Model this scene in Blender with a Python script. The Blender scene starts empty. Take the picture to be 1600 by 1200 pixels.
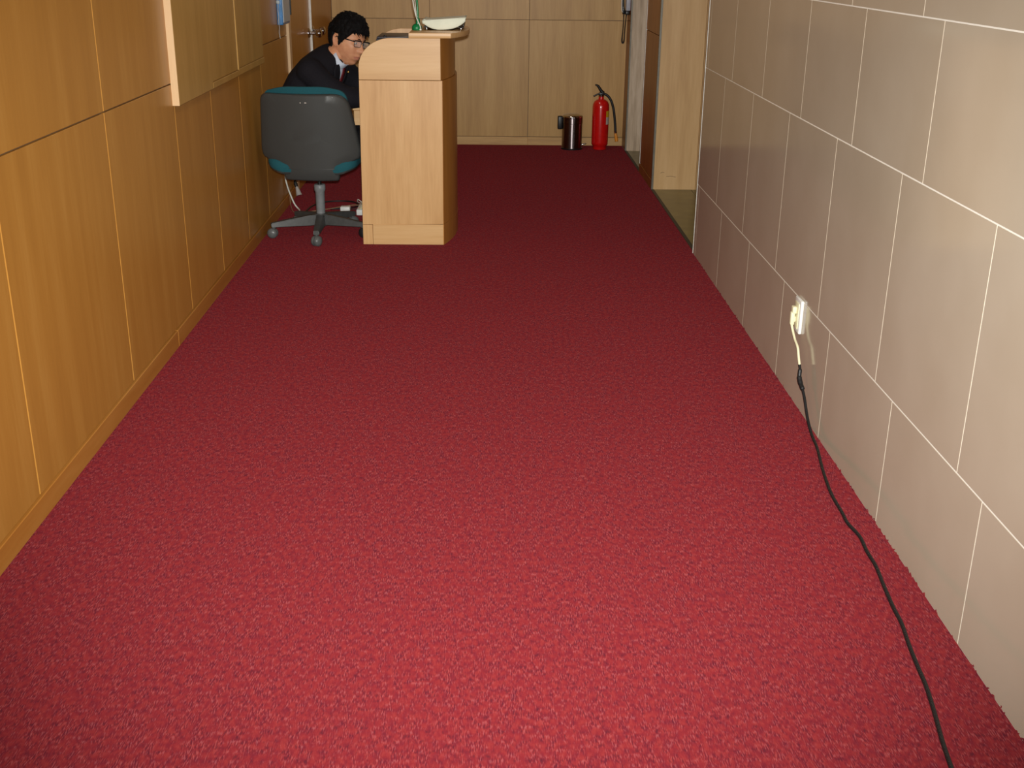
import bpy, bmesh, math, random
from mathutils import Vector, Matrix, noise
random.seed(7)
V = Vector
PI = math.pi
SC = bpy.context.scene
COL = SC.collection

# ------------------------------------------------------------------ camera
def look(f, r, u, loc):
    m = Matrix((r, u, -V(f))).transposed().to_4x4()
    m.translation = loc
    return m
F_PX = 1784.55
pit, yaw, roll = 0.3627602, 0.0238852, 0.0119869
fw = V((math.sin(yaw) * math.cos(pit), math.cos(yaw) * math.cos(pit), -math.sin(pit)))
rr = V((math.cos(yaw), -math.sin(yaw), 0))
uu = rr.cross(fw)
r2 = rr * math.cos(roll) + uu * math.sin(roll)
u2 = uu * math.cos(roll) - rr * math.sin(roll)
CAM = V((0, 0, 1.5))
cd = bpy.data.cameras.new('camera')
cd.sensor_width = 36
cd.lens = F_PX / 1600 * 36
cd.clip_start = 0.05
cam = bpy.data.objects.new('camera', cd)
cam.matrix_world = look(fw, r2, u2, CAM)
COL.objects.link(cam)
SC.camera = cam

# ------------------------------------------------------------------ world, light, exposure
w = bpy.data.worlds.new('world')
SC.world = w
w.use_nodes = True
w.node_tree.nodes['Background'].inputs[0].default_value = (1.0, 0.93, 0.84, 1)
w.node_tree.nodes['Background'].inputs[1].default_value = 0.04
vs = SC.view_settings
vs.view_transform = 'Standard'
vs.look = 'None'
vs.gamma = 1
vs.exposure = 0.0
vs.use_curve_mapping = False

fd = bpy.data.lights.new('camera_flash', 'SPOT')          # the camera's own flash, beside the lens
fd.energy = 985
fd.spot_size = math.radians(78)
fd.spot_blend = 1.0
fd.shadow_soft_size = 0.018
fd.color = (1.0, 1.0, 0.95)
fl = bpy.data.objects.new('camera_flash', fd)
fl.location = CAM + r2 * 0.016 + u2 * 0.060
aim = V((0.08, 5.0, -0.06)) - fl.location
fl.rotation_euler = aim.to_track_quat('-Z', 'Y').to_euler()
COL.objects.link(fl)
for k, y in enumerate((1.2, 4.6, 8.0)):                    # ceiling lamps above the frame
    ld = bpy.data.lights.new('ceiling_lamp', 'AREA')
    ld.energy = (3, 5, 8)[k]
    ld.size = 0.5
    ld.color = (1.0, 0.86, 0.68)
    lo = bpy.data.objects.new('ceiling_lamp', ld)
    lo.location = (0.0, y, 2.55)
    COL.objects.link(lo)

# ------------------------------------------------------------------ materials
def lin(c):
    return tuple((x / 12.92 if x <= 0.04045 else ((x + 0.055) / 1.055) ** 2.4) for x in (v / 255 for v in c)) + (1,)

class NT:
    def __init__(s, name):
        s.m = bpy.data.materials.new(name)
        s.m.use_nodes = True
        s.n = s.m.node_tree.nodes
        s.l = s.m.node_tree.links
        s.b = s.n['Principled BSDF']
    def add(s, t, **kw):
        nd = s.n.new(t)
        for k, v in kw.items():
            setattr(nd, k, v)
        return nd
    def link(s, a, b):
        s.l.new(a, b)
    def set(s, **kw):
        for k, v in kw.items():
            s.b.inputs[k.replace('_', ' ')].default_value = v
    def math(s, op, a, b=None, c=None):
        nd = s.add('ShaderNodeMath', operation=op)
        for i, x in enumerate((a, b, c)):
            if x is None: continue
            if isinstance(x, (int, float)): nd.inputs[i].default_value = x
            else: s.link(x, nd.inputs[i])
        return nd.outputs[0]
    def ramp(s, fac, stops):
        nd = s.add('ShaderNodeValToRGB')
        e = nd.color_ramp.elements
        while len(e) < len(stops): e.new(0.5)
        for i, (p, c) in enumerate(stops):
            e[i].position = p
            e[i].color = c
        s.link(fac, nd.inputs[0])
        return nd.outputs[0]
    def mix(s, fac, a, b, blend='MIX'):
        nd = s.add('ShaderNodeMix', data_type='RGBA', blend_type=blend)
        for i, x in ((0, fac), (6, a), (7, b)):
            if isinstance(x, (int, float, tuple)): nd.inputs[i].default_value = x
            else: s.link(x, nd.inputs[i])
        return nd.outputs[2]
    def bump(s, h, strength, dist=0.002):
        nd = s.add('ShaderNodeBump')
        nd.inputs['Strength'].default_value = strength
        nd.inputs['Distance'].default_value = dist
        s.link(h, nd.inputs['Height'])
        s.link(nd.outputs[0], s.b.inputs['Normal'])

def coords(t, scale=(1, 1, 1), rand=True):
    tc = t.add('ShaderNodeTexCoord')
    o = tc.outputs['Object']
    if rand:
        oi = t.add('ShaderNodeObjectInfo')
        ml = t.add('ShaderNodeVectorMath', operation='SCALE')
        ml.inputs[0].default_value = (37.0, 53.0, 71.0)
        t.link(oi.outputs['Random'], ml.inputs['Scale'])
        ad = t.add('ShaderNodeVectorMath', operation='ADD')
        t.link(o, ad.inputs[0]); t.link(ml.outputs[0], ad.inputs[1])
        o = ad.outputs[0]
    mp = t.add('ShaderNodeMapping')
    mp.inputs['Scale'].default_value = scale
    t.link(o, mp.inputs['Vector'])
    return mp.outputs[0]

def wood(name, dark, mid, light, axis='z', rough=0.35, rand=True, contrast=1.0, spec=0.4):
    t = NT(name)
    lo, hi = 0.7, 9.0
    sc = {'x': (lo, hi, hi), 'y': (hi, lo, hi), 'z': (hi, hi, lo)}[axis]
    c = coords(t, sc, rand)
    a = t.add('ShaderNodeTexNoise'); a.inputs['Scale'].default_value = 1.3; a.inputs['Detail'].default_value = 6; a.inputs['Roughness'].default_value = 0.6
    t.link(c, a.inputs['Vector'])
    b = t.add('ShaderNodeTexNoise'); b.inputs['Scale'].default_value = 9.0; b.inputs['Detail'].default_value = 4
    t.link(c, b.inputs['Vector'])
    h = t.math('ADD', t.math('MULTIPLY', a.outputs[0], 0.75), t.math('MULTIPLY', b.outputs[0], 0.25))
    s = 0.11 / contrast
    col = t.ramp(h, [(0.5 - s * 1.3, lin(dark)), (0.5, lin(mid)), (0.5 + s * 1.3, lin(light))])
    # fine blotch along the veneer
    g = t.add('ShaderNodeTexNoise'); g.inputs['Scale'].default_value = 60.0; g.inputs['Detail'].default_value = 2
    t.link(c, g.inputs['Vector'])
    col = t.mix(t.math('MULTIPLY', g.outputs[0], 0.22), col, lin(dark))
    t.link(col, t.b.inputs['Base Color'])
    t.set(Roughness=rough)
    t.b.inputs['Specular IOR Level'].default_value = spec
    t.bump(b.outputs[0], 0.08, 0.001)
    return t.m

def plain(name, rgb, rough=0.5, metal=0.0, spec=0.5, var=0.06, scale=40.0, bump=0.0, coat=0.0):
    t = NT(name)
    c = coords(t, (1, 1, 1))
    n = t.add('ShaderNodeTexNoise'); n.inputs['Scale'].default_value = scale; n.inputs['Detail'].default_value = 3
    t.link(c, n.inputs['Vector'])
    l = lin(rgb)
    d = tuple(x * (1 - var * 2) for x in l[:3]) + (1,)
    h = tuple(min(1, x * (1 + var * 2)) for x in l[:3]) + (1,)
    t.link(t.ramp(n.outputs[0], [(0.3, d), (0.7, h)]), t.b.inputs['Base Color'])
    t.set(Roughness=rough, Metallic=metal)
    t.b.inputs['Specular IOR Level'].default_value = spec
    t.b.inputs['Coat Weight'].default_value = coat
    if bump: t.bump(n.outputs[0], bump, 0.001)
    return t.m

M = {}
M['panel'] = wood('honey_veneer', (172, 118, 50), (184, 129, 57), (198, 145, 72), 'z', 0.34, contrast=0.55)
M['panel_y'] = wood('honey_veneer_level', (168, 108, 44), (180, 120, 52), (190, 132, 64), 'y', 0.34, contrast=0.8)
M['back'] = wood('beech_veneer', (176, 134, 74), (192, 150, 87), (206, 166, 104), 'z', 0.42, contrast=0.8)
M['back_x'] = wood('beech_veneer_level', (176, 134, 84), (200, 158, 98), (214, 174, 114), 'x', 0.42)
M['pier'] = wood('brown_veneer_shaded', (126, 74, 28), (142, 86, 34), (156, 100, 46), 'z', 0.36)  # brown wood, its colour deepened for the grazing light on these faces
M['cabinet'] = wood('olive_veneer', (172, 130, 66), (190, 148, 80), (204, 162, 94), 'z', 0.36, contrast=0.6)
M['cream_edge'] = wood('cream_edging', (214, 176, 130), (226, 190, 146), (236, 202, 162), 'z', 0.4, contrast=0.6)
M['desk'] = wood('desk_maple', (200, 152, 98), (216, 170, 116), (228, 186, 132), 'z', 0.36, rand=False, contrast=0.9)
M['desk_x'] = wood('desk_maple_level', (204, 158, 104), (218, 174, 120), (228, 188, 136), 'x', 0.36, rand=False, contrast=0.7)
M['desk_front'] = wood('desk_front_shaded', (164, 104, 42), (184, 124, 56), (198, 138, 70), 'z', 0.33, rand=False, contrast=0.7)  # browner than the desk maple: shade of the grazing light put into the colour
M['jamb'] = wood('jamb_veneer', (188, 148, 98), (206, 168, 116), (216, 180, 130), 'z', 0.42, contrast=0.8)
M['jamb_grey'] = wood('pale_striped_veneer', (168, 146, 122), (196, 174, 148), (214, 194, 170), 'z', 0.45, contrast=1.7)
M['grout'] = plain('white_grout', (250, 246, 236), 0.7, var=0.02)
M['slab'] = plain('concrete', (120, 112, 104), 0.8)
M['ceiling'] = plain('ceiling_paint', (214, 206, 192), 0.9)
M['stone'] = plain('olive_stone', (116, 108, 62), 0.30, var=0.10, scale=9.0)
M['white_metal'] = plain('white_metal_trim', (226, 224, 218), 0.35)
M['grey_metal'] = plain('brushed_grey_metal', (112, 108, 98), 0.4, metal=0.5)
M['shell'] = plain('grey_plastic_shell', (66, 67, 66), 0.42, spec=0.45, bump=0.15, scale=500.0, var=0.05)
M['base_grey'] = plain('grey_chair_base', (72, 72, 71), 0.45, var=0.08)
M['column'] = plain('grey_column_sleeve', (126, 128, 130), 0.45)
M['piston'] = plain('dark_steel', (60, 60, 62), 0.3, metal=0.8)
M['caster'] = plain('grey_caster', (96, 98, 98), 0.35)
M['caster_shaded'] = plain('shaded_caster', (40, 40, 42), 0.4)  # darker copy of the caster grey, for the one standing in shadow
M['teal'] = plain('teal_fabric', (18, 82, 92), 0.9, var=0.08, scale=300.0, bump=0.2)
M['suit'] = plain('black_suit_wool', (26, 24, 30), 0.85, spec=0.2, var=0.2, scale=400.0, bump=0.25)
M['trouser'] = plain('black_trouser_wool', (20, 19, 23), 0.85, spec=0.2, var=0.2, scale=400.0)
M['shirt'] = plain('white_shirt', (206, 214, 230), 0.8)
M['tie'] = plain('dark_red_tie', (104, 22, 30), 0.6, var=0.2, scale=300)
M['hair'] = plain('black_hair', (13, 11, 12), 0.75, spec=0.15, var=0.3, scale=250.0)
M['gold'] = plain('gold_pin', (226, 180, 96), 0.3, metal=0.9)
M['black'] = plain('black_plastic', (22, 22, 24), 0.4)
M['black_gloss'] = plain('black_gloss_plastic', (14, 14, 17), 0.2)
M['shoe'] = plain('black_shoe_leather', (18, 17, 17), 0.3)
M['eye_white'] = plain('eye_white', (220, 212, 204), 0.3)
M['iris'] = plain('dark_iris', (26, 18, 14), 0.2)
M['red'] = plain('red_enamel', (206, 22, 20), 0.22, spec=0.6, var=0.04, coat=0.3)
M['chrome'] = plain('chrome', (200, 200, 204), 0.12, metal=1.0, var=0.02)
M['bin_steel'] = plain('polished_steel', (150, 140, 140), 0.16, metal=1.0, var=0.03)
def brushed():
    m = plain('brushed_dark_steel', (150, 138, 140), 0.30, metal=1.0, var=0.03)
    nt = m.node_tree
    tg = nt.nodes.new('ShaderNodeTangent'); tg.direction_type = 'RADIAL'; tg.axis = 'Z'
    b = nt.nodes['Principled BSDF']
    nt.links.new(tg.outputs[0], b.inputs['Tangent'])
    b.inputs['Anisotropic'].default_value = 0.85
    b.inputs['Anisotropic Rotation'].default_value = 0.25
    return m
M['bin_steel'] = brushed()
M['rubber'] = plain('black_rubber', (20, 20, 22), 0.5)
M['orange'] = plain('orange_nozzle', (222, 140, 36), 0.4)
M['yellow'] = plain('yellow_print', (222, 186, 40), 0.5)
M['label_white'] = plain('white_print', (206, 196, 186), 0.5)
M['cream'] = plain('cream_plastic', (232, 226, 190), 0.4, var=0.03)
M['white_plastic'] = plain('white_plastic', (236, 236, 232), 0.35, var=0.02)
M['paper'] = plain('pale_green_paper', (234, 238, 220), 0.8, var=0.03, scale=12)
M['green'] = plain('green_plastic', (10, 120, 66), 0.3, var=0.05)
M['white_wire'] = plain('white_wire', (224, 224, 214), 0.45)
M['tan_wire'] = plain('tan_wire', (150, 120, 90), 0.5)
M['blue'] = plain('blue_acrylic', (52, 118, 176), 0.25, var=0.12, scale=25)
M['bead'] = plain('bright_bead_metal', (214, 214, 210), 0.25, metal=0.4)
M['grey_white'] = plain('grey_white_panel', (188, 198, 204), 0.4, var=0.03)
M['clear'] = plain('clear_grey_plastic', (176, 172, 168), 0.15, var=0.05)
M['phone_grey'] = plain('phone_grey', (182, 184, 196), 0.35, var=0.03)
M['folder'] = plain('dark_grey_case', (58, 58, 66), 0.35)

def skin_mat():
    t = NT('skin')
    c = coords(t)
    n = t.add('ShaderNodeTexNoise'); n.inputs['Scale'].default_value = 30; n.inputs['Detail'].default_value = 4
    t.link(c, n.inputs['Vector'])
    t.link(t.ramp(n.outputs[0], [(0.3, lin((196, 132, 98))), (0.7, lin((216, 156, 118)))]), t.b.inputs['Base Color'])
    t.set(Roughness=0.5)
    t.b.inputs['Specular IOR Level'].default_value = 0.35
    t.b.inputs['Subsurface Weight'].default_value = 0.08
    t.b.inputs['Subsurface Radius'].default_value = (0.01, 0.004, 0.002)
    return t.m
M['skin'] = skin_mat()
M['lip'] = plain('lips', (190, 122, 98), 0.5)

def tile_mat():
    t = NT('beige_glazed_tile')
    c = coords(t)
    n = t.add('ShaderNodeTexNoise'); n.inputs['Scale'].default_value = 3.0; n.inputs['Detail'].default_value = 4
    t.link(c, n.inputs['Vector'])
    t.link(t.ramp(n.outputs[0], [(0.3, lin((184, 170, 150))), (0.7, lin((192, 179, 160)))]), t.b.inputs['Base Color'])
    t.set(Roughness=0.13)
    t.b.inputs['Specular IOR Level'].default_value = 0.5
    return t.m
M['tile'] = tile_mat()

def carpet_mat():
    t = NT('red_loop_pile')
    tc = t.add('ShaderNodeTexCoord')
    o = tc.outputs['Object']
    def mapped(sc):
        mp = t.add('ShaderNodeMapping'); mp.inputs['Scale'].default_value = sc
        t.link(o, mp.inputs['Vector'])
        return mp.outputs[0]
    def nz(vec, scale, det):
        n = t.add('ShaderNodeTexNoise'); n.inputs['Scale'].default_value = scale; n.inputs['Detail'].default_value = det
        t.link(vec, n.inputs['Vector'])
        return n.outputs[0]
    cell = mapped((1.0, 0.58, 1))
    vo = t.add('ShaderNodeTexVoronoi'); vo.inputs['Scale'].default_value = 66; vo.inputs['Randomness'].default_value = 0.8
    t.link(cell, vo.inputs['Vector'])
    tuft = t.ramp(vo.outputs['Distance'], [(0.34, (0, 0, 0, 1)), (0.66, (1, 1, 1, 1))])      # gaps between the loop clusters
    rib = nz(mapped((1.0, 0.17, 1)), 390, 1)                                                    # the ribs of yarn, along the corridor
    blot = nz(cell, 75, 2)
    big = nz(o, 5, 4)
    base = t.ramp(blot, [(0.32, lin((94, 25, 33))), (0.5, lin((106, 29, 33))), (0.68, lin((115, 36, 36)))])
    base = t.mix(t.math('MULTIPLY', big, 0.22), base, lin((80, 26, 34)))
    ribd = t.ramp(rib, [(0.36, (1, 1, 1, 1)), (0.52, (0, 0, 0, 1))])
    ribl = t.ramp(rib, [(0.52, (0, 0, 0, 1)), (0.68, (1, 1, 1, 1))])
    k = t.math('ADD', t.math('MULTIPLY', tuft, 0.50), 0.08)
    col = t.mix(t.math('MULTIPLY', ribd, k), base, lin((52, 22, 32)))
    col = t.mix(t.math('MULTIPLY', t.math('MULTIPLY', ribl, k), 0.40), col, lin((156, 98, 100)))
    t.link(col, t.b.inputs['Base Color'])
    t.set(Roughness=1.0)
    t.b.inputs['Specular IOR Level'].default_value = 0.05
    t.b.inputs['Diffuse Roughness'].default_value = 1.0
    h = t.math('SUBTRACT', t.math('MULTIPLY', rib, 0.6), t.math('MULTIPLY', vo.outputs['Distance'], 0.8))
    t.bump(h, 0.5, 0.004)
    return t.m
M['carpet'] = carpet_mat()

def glass_mat():
    t = NT('spectacle_glass')
    t.set(Roughness=0.05, Alpha=0.12)
    t.b.inputs['Base Color'].default_value = lin((214, 222, 230))
    return t.m
M['glass'] = glass_mat()

# ------------------------------------------------------------------ mesh helpers
def place(bm, verts, m):
    bmesh.ops.transform(bm, matrix=m, verts=verts)

class MB:
    def __init__(s):
        s.bm = bmesh.new()
    def box(s, lo, hi, bev=0.0, seg=2, m=None):
        lo, hi = V(lo), V(hi)
        r = bmesh.ops.create_cube(s.bm, size=1)
        vs_ = r['verts']
        d = hi - lo
        place(s.bm, vs_, Matrix.Translation((lo + hi) / 2) @ Matrix.Diagonal((d.x, d.y, d.z, 1)))
        if bev:
            es = list({e for v in vs_ for e in v.link_edges})
            rb = bmesh.ops.bevel(s.bm, geom=es, offset=bev, segments=seg, affect='EDGES', profile=0.5)
            vs_ = list({v for f in rb['faces'] for v in f.verts} | {v for v in vs_ if v.is_valid})
        if m is not None: place(s.bm, vs_, m)
        return s
    def lathe(s, prof, c=(0, 0, 0), seg=32, m=None, sx=1.0, sy=1.0):
        c = V(c)
        rings = []
        for r, z in prof:
            if r < 1e-6:
                rings.append([s.bm.verts.new((c.x, c.y, c.z + z))])
            else:
                rings.append([s.bm.verts.new((c.x + r * sx * math.cos(2 * PI * k / seg), c.y + r * sy * math.sin(2 * PI * k / seg), c.z + z)) for k in range(seg)])
        for a, b in zip(rings, rings[1:]):
            for k in range(seg):
                k2 = (k + 1) % seg
                if len(a) == 1 and len(b) == 1: continue
                if len(a) == 1: s.bm.faces.new((a[0], b[k2], b[k]))
                elif len(b) == 1: s.bm.faces.new((a[k], a[k2], b[0]))
                else: s.bm.faces.new((a[k], a[k2], b[k2], b[k]))
        if len(rings[0]) > 1: s.bm.faces.new(rings[0][::-1])
        if len(rings[-1]) > 1: s.bm.faces.new(rings[-1])
        if m is not None: place(s.bm, [v for r in rings for v in r], m)
        return s
    def tube(s, pts, rad, seg=10, flat=1.0):
        pts = [V(p) for p in pts]
        n = len(pts)
        rad = [rad] * n if isinstance(rad, (int, float)) else rad
        ref = V((0, 0, 1))
        t0 = (pts[1] - pts[0]).normalized()
        if abs(t0.dot(ref)) > 0.9: ref = V((0, 1, 0))
        x = t0.cross(ref).normalized()
        rings = []
        for i in range(n):
            t = (pts[min(i + 1, n - 1)] - pts[max(i - 1, 0)]).normalized()
            x = (x - t * x.dot(t)).normalized()
            y = t.cross(x)
            rings.append([s.bm.verts.new(pts[i] + (x * math.cos(2 * PI * k / seg) + y * flat * math.sin(2 * PI * k / seg)) * rad[i]) for k in range(seg)])
        for a, b in zip(rings, rings[1:]):
            for k in range(seg):
                s.bm.faces.new((a[k], a[(k + 1) % seg], b[(k + 1) % seg], b[k]))
        s.bm.faces.new(rings[0][::-1]); s.bm.faces.new(rings[-1])
        return s
    def prism(s, pts, d, bev=0.0, seg=2, m=None):
        """closed outline (3-D points) pushed along d"""
        d = V(d)
        a = [s.bm.verts.new(V(p)) for p in pts]
        b = [s.bm.verts.new(V(p) + d) for p in pts]
        n = len(a)
        fs = [s.bm.faces.new(a[::-1]), s.bm.faces.new(b)]
        for k in range(n):
            fs.append(s.bm.faces.new((a[k], a[(k + 1) % n], b[(k + 1) % n], b[k])))
        vs_ = a + b
        bmesh.ops.recalc_face_normals(s.bm, faces=fs)
        if bev:
            es = list({e for f in fs[:2] for e in f.edges})
            rb = bmesh.ops.bevel(s.bm, geom=es, offset=bev, segments=seg, affect='EDGES', profile=0.5)
            vs_ = list({v for v in vs_ if v.is_valid} | {v for f in rb['faces'] for v in f.verts})
        if m is not None: place(s.bm, vs_, m)
        return s
    def loft(s, rings):
        rs = [[s.bm.verts.new(V(p)) for p in r] for r in rings]
        n = len(rs[0])
        for a, b in zip(rs, rs[1:]):
            for k in range(n):
                s.bm.faces.new((a[k], a[(k + 1) % n], b[(k + 1) % n], b[k]))
        s.bm.faces.new(rs[0][::-1]); s.bm.faces.new(rs[-1])
        return s
    def grid(s, fn, nu, nv):
        g = [[s.bm.verts.new(V(fn(i / nu, j / nv))) for j in range(nv + 1)] for i in range(nu + 1)]
        for i in range(nu):
            for j in range(nv):
                s.bm.faces.new((g[i][j], g[i + 1][j], g[i + 1][j + 1], g[i][j + 1]))
        return s
    def ball(s, c, r, sub=3, sc=(1, 1, 1), m=None):
        r_ = bmesh.ops.create_icosphere(s.bm, subdivisions=sub, radius=r)
        mt = Matrix.Translation(V(c)) @ (m if m is not None else Matrix.Identity(4)) @ Matrix.Diagonal((sc[0], sc[1], sc[2], 1))
        place(s.bm, r_['verts'], mt)
        return s
    def build(s, name, mat, parent=None, origin=None, smooth=False, fix=True):
        if origin is None:
            origin = parent.get('_o', (0, 0, 0)) if parent else (0, 0, 0)
        o3 = V(origin)
        if fix: bmesh.ops.recalc_face_normals(s.bm, faces=s.bm.faces)
        bmesh.ops.transform(s.bm, matrix=Matrix.Translation(-o3), verts=s.bm.verts)
        me = bpy.data.meshes.new(name)
        s.bm.to_mesh(me); s.bm.free()
        me.materials.append(mat)
        if smooth:
            me.shade_smooth() if smooth is True else me.set_sharp_from_angle(angle=math.radians(smooth))
            for p in me.polygons: p.use_smooth = True
        o = bpy.data.objects.new(name, me)
        COL.objects.link(o)
        o['_o'] = list(o3)
        if parent:
            o.parent = parent
            o.location = o3 - V(parent['_o'])
        else:
            o.location = o3
        return o

def tag(o, label=None, cat=None, group=None, kind=None):
    if label: o['label'] = label
    if cat: o['category'] = cat
    if group: o['group'] = group
    if kind: o['kind'] = kind
    return o

def thing(name, loc, label=None, cat=None, group=None, kind=None):
    o = bpy.data.objects.new(name, None)
    o.empty_display_size = 0.1
    COL.objects.link(o)
    o.location = loc
    o['_o'] = list(loc)
    return tag(o, label, cat, group, kind)

def piece(name, src, parent, loc):
    o = bpy.data.objects.new(name, src.data)
    COL.objects.link(o)
    o.parent = parent
    o.location = V(loc) - V(parent['_o'])
    o['_o'] = list(loc)
    return o

def pbox(name, lo, hi, mat, parent, bev=0.0015, origin=None):
    lo, hi = V(lo), V(hi)
    return MB().box(lo, hi, bev, 1).build(name, mat, parent, origin or (lo + hi) / 2)

def smooth_path(pts, n=6):
    """Catmull-Rom through the points"""
    P = [V(p) for p in pts]
    out = []
    for i in range(len(P) - 1):
        p0, p1, p2, p3 = P[max(i - 1, 0)], P[i], P[i + 1], P[min(i + 2, len(P) - 1)]
        for k in range(n):
            t = k / n
            out.append(0.5 * ((2 * p1) + (p2 - p0) * t + (2 * p0 - 5 * p1 + 4 * p2 - p3) * t * t + (3 * p1 - p0 - 3 * p2 + p3) * t ** 3))
    out.append(P[-1])
    return out

# ------------------------------------------------------------------ the setting
XL, XR, XP, YB, HC = -1.235, 1.099, 1.110, 9.51, 2.6
Y0 = -1.0

# floor: the carpet itself, stone slabs in the two openings
fb = MB()
fb.box((XL - 0.02, Y0, -0.05), (XP, YB + 0.05, 0.0))
floor = fb.build('floor', M['carpet'])
tag(floor, 'red loop-pile carpet running the whole length of the corridor', None, None, 'structure')
fr = MB()                                                   # loose yarn ends along the cut edges of the carpet
for k in range(150):
    y = 1.1 + 4.8 * random.random() ** 1.5
    x = XR + 0.004 - 0.006 * random.random()
    hgt = 0.003 + 0.006 * random.random() ** 2
    fr.tube([(x, y, 0), (x - 0.004 * random.random(), y + 0.004, hgt), (x - 0.003, y + 0.012 * random.random() + 0.002, hgt * 0.4)], 0.0022, 5)
for k in range(60):
    y = 2.4 + 3.2 * random.random()
    x = XL + 0.012 + 0.003 * random.random()
    fr.tube([(x, y, 0), (x + 0.003, y + 0.004, 0.004), (x + 0.004, y + 0.010, 0.002)], 0.0018, 5)
tag(fr.build('carpet_fray', M['carpet'], floor), kind='stuff')

# left wall: wood panels over a dark backing
wl = MB().box((XL - 0.12, Y0, 0), (XL - 0.012, YB + 0.2, HC)).build('wall_left', M['slab'])
tag(wl, 'honey wood panelled wall along the left of the corridor', None, None, 'structure')
cols = [Y0, 0.30, 1.16, 2.01, 2.875, 3.772, 4.625, 5.242, 5.862, 6.445, 7.345]
G = 0.0025
for a, b in zip(cols, cols[1:]):
    for z0, z1 in ((0.072, 0.998), (0.998, 1.93), (1.93, HC)):
        pbox('wood_panel', (XL - 0.012, a + G, z0 + G), (XL, b - G, z1 - G), M['panel'], wl, 0.0012)
bl = MB().box((XL - 0.012, Y0, 0), (XL + 0.001, Y0 + 0.1, 0.07)).build('baseboard_left', M['panel_y'])
tag(bl, 'low honey wood skirting along the left wall', None, None, 'structure')
for a, b in ((Y0 + 0.1, 1.9), (1.9, 4.36), (4.36, 7.345)):
    pbox('skirting_board', (XL - 0.012, a + 0.001, 0), (XL + 0.004, b - 0.001, 0.068), M['panel_y'], bl, 0.002)

# left double door
D0, D1, DM = 7.36, YB, 8.345
d1 = thing('door_1', (XL, D0, 0), 'wooden double door in the left wall behind the seated man', None, None, 'structure')
pbox('door_frame', (XL - 0.03, D0, 0), (XL + 0.014, D0 + 0.075, 2.15), M['cream_edge'], d1)
pbox('door_frame', (XL - 0.03, D0 + 0.075, 0), (XL + 0.006, D0 + 0.11, 2.15), M['cream_edge'], d1)
pbox('door_frame', (XL - 0.03, D0, 2.10), (XL + 0.014, D1, 2.2), M['cream_edge'], d1)
near_leaf = pbox('door_leaf', (XL - 0.04, D0 + 0.112, 0.004), (XL - 0.004, DM - 0.002, 2.1), M['panel'], d1)
far_leaf = pbox('door_leaf', (XL - 0.04, DM, 0.004), (XL - 0.002, D1 + 0.02, 2.1), M['panel'], d1)
pbox('meeting_strip', (XL - 0.006, DM - 0.003, 0.004), (XL + 0.011, DM + 0.004, 2.1), M['white_metal'], d1)
def knob(y, z, leaf):
    mx = Matrix.Translation((XL - 0.004, y, z)) @ Matrix.Rotation(PI / 2, 4, 'Y')
    b = MB().lathe([(0.0, 0), (0.033, 0), (0.033, 0.006), (0.026, 0.012), (0.012, 0.014), (0.011, 0.045), (0.024, 0.052), (0.0305, 0.068), (0.029, 0.082), (0.018, 0.092), (0, 0.094)], seg=24, m=mx)
    b.build('door_knob', M['chrome'], leaf, smooth=40)
knob(DM - 0.07, 0.95, near_leaf)
knob(DM + 0.11, 0.955, far_leaf)
wlb = MB().box((XL - 0.12, D0, 2.2), (XL, YB, HC)).build('wood_panel', M['panel'], wl)

# back wall
wb = MB().box((XL - 0.12, YB + 0.012, 0), (2.0, YB + 0.15, HC)).build('wall_back', M['slab'])
tag(wb, 'pale wood panelled wall at the far end of the corridor', None, None, 'structure')
bx = [XL, -0.461, 0.331, XP + 0.005]
for a, b in zip(bx, bx[1:]):
    for z0, z1 in ((0.068, 0.986), (0.986, 1.93), (1.93, HC)):
        pbox('wood_panel', (a + 0.0015, YB, z0 + 0.0015), (b - 0.0015, YB + 0.012, z1 - 0.0015), M['back'], wb, 0.0012)
bb = MB().box((XL, YB + 0.001, 0), (XP + 0.005, YB + 0.013, 0.066)).build('baseboard_back', M['back_x'])
tag(bb, 'low pale wood skirting under the far wall', None, None, 'structure')
for a, b in zip(bx, bx[1:]):
    pbox('skirting_board', (a + 0.001, YB - 0.003, 0), (b - 0.001, YB + 0.004, 0.066), M['back_x'], bb)

# right wall: glazed tiles on white grout
YE = 5.93
wr = MB().box((XR + 0.0009, Y0, 0), (XR + 0.14, YE - 0.002, HC)).build('wall_right', M['grout'])
tag(wr, 'beige glazed tile wall with white grout along the right', None, None, 'structure')
rows = [(-0.02, 0.370, 0), (0.370, 0.960, 1), (0.960, 1.355, 0), (1.355, 1.945, 1), (1.945, 2.60, 0)]
GT = 0.0019
for z0, z1, par in rows:
    off = (2.252, 2.400)[par]
    k0 = math.floor((Y0 - off) / 0.6025)
    y = off + k0 * 0.6025
    while y < YE:
        a, b = max(y, Y0), min(y + 0.6025, YE)
        if b - a > 0.02:
            pbox('wall_tile', (XR, a + GT * 0.75, max(z0 + GT, 0.001)), (XR + 0.004, b - GT * 0.75, z1 - GT), M['tile'], wr, 0.0006)
        y += 0.6025
t1 = MB().box((XR - 0.002, YE - 0.003, 0), (XR + 0.012, YE + 0.004, HC), 0.001, 1).build('trim_1', M['white_metal'])
tag(t1, 'thin white metal strip on the end of the tile wall', None, None, 'structure')

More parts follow.
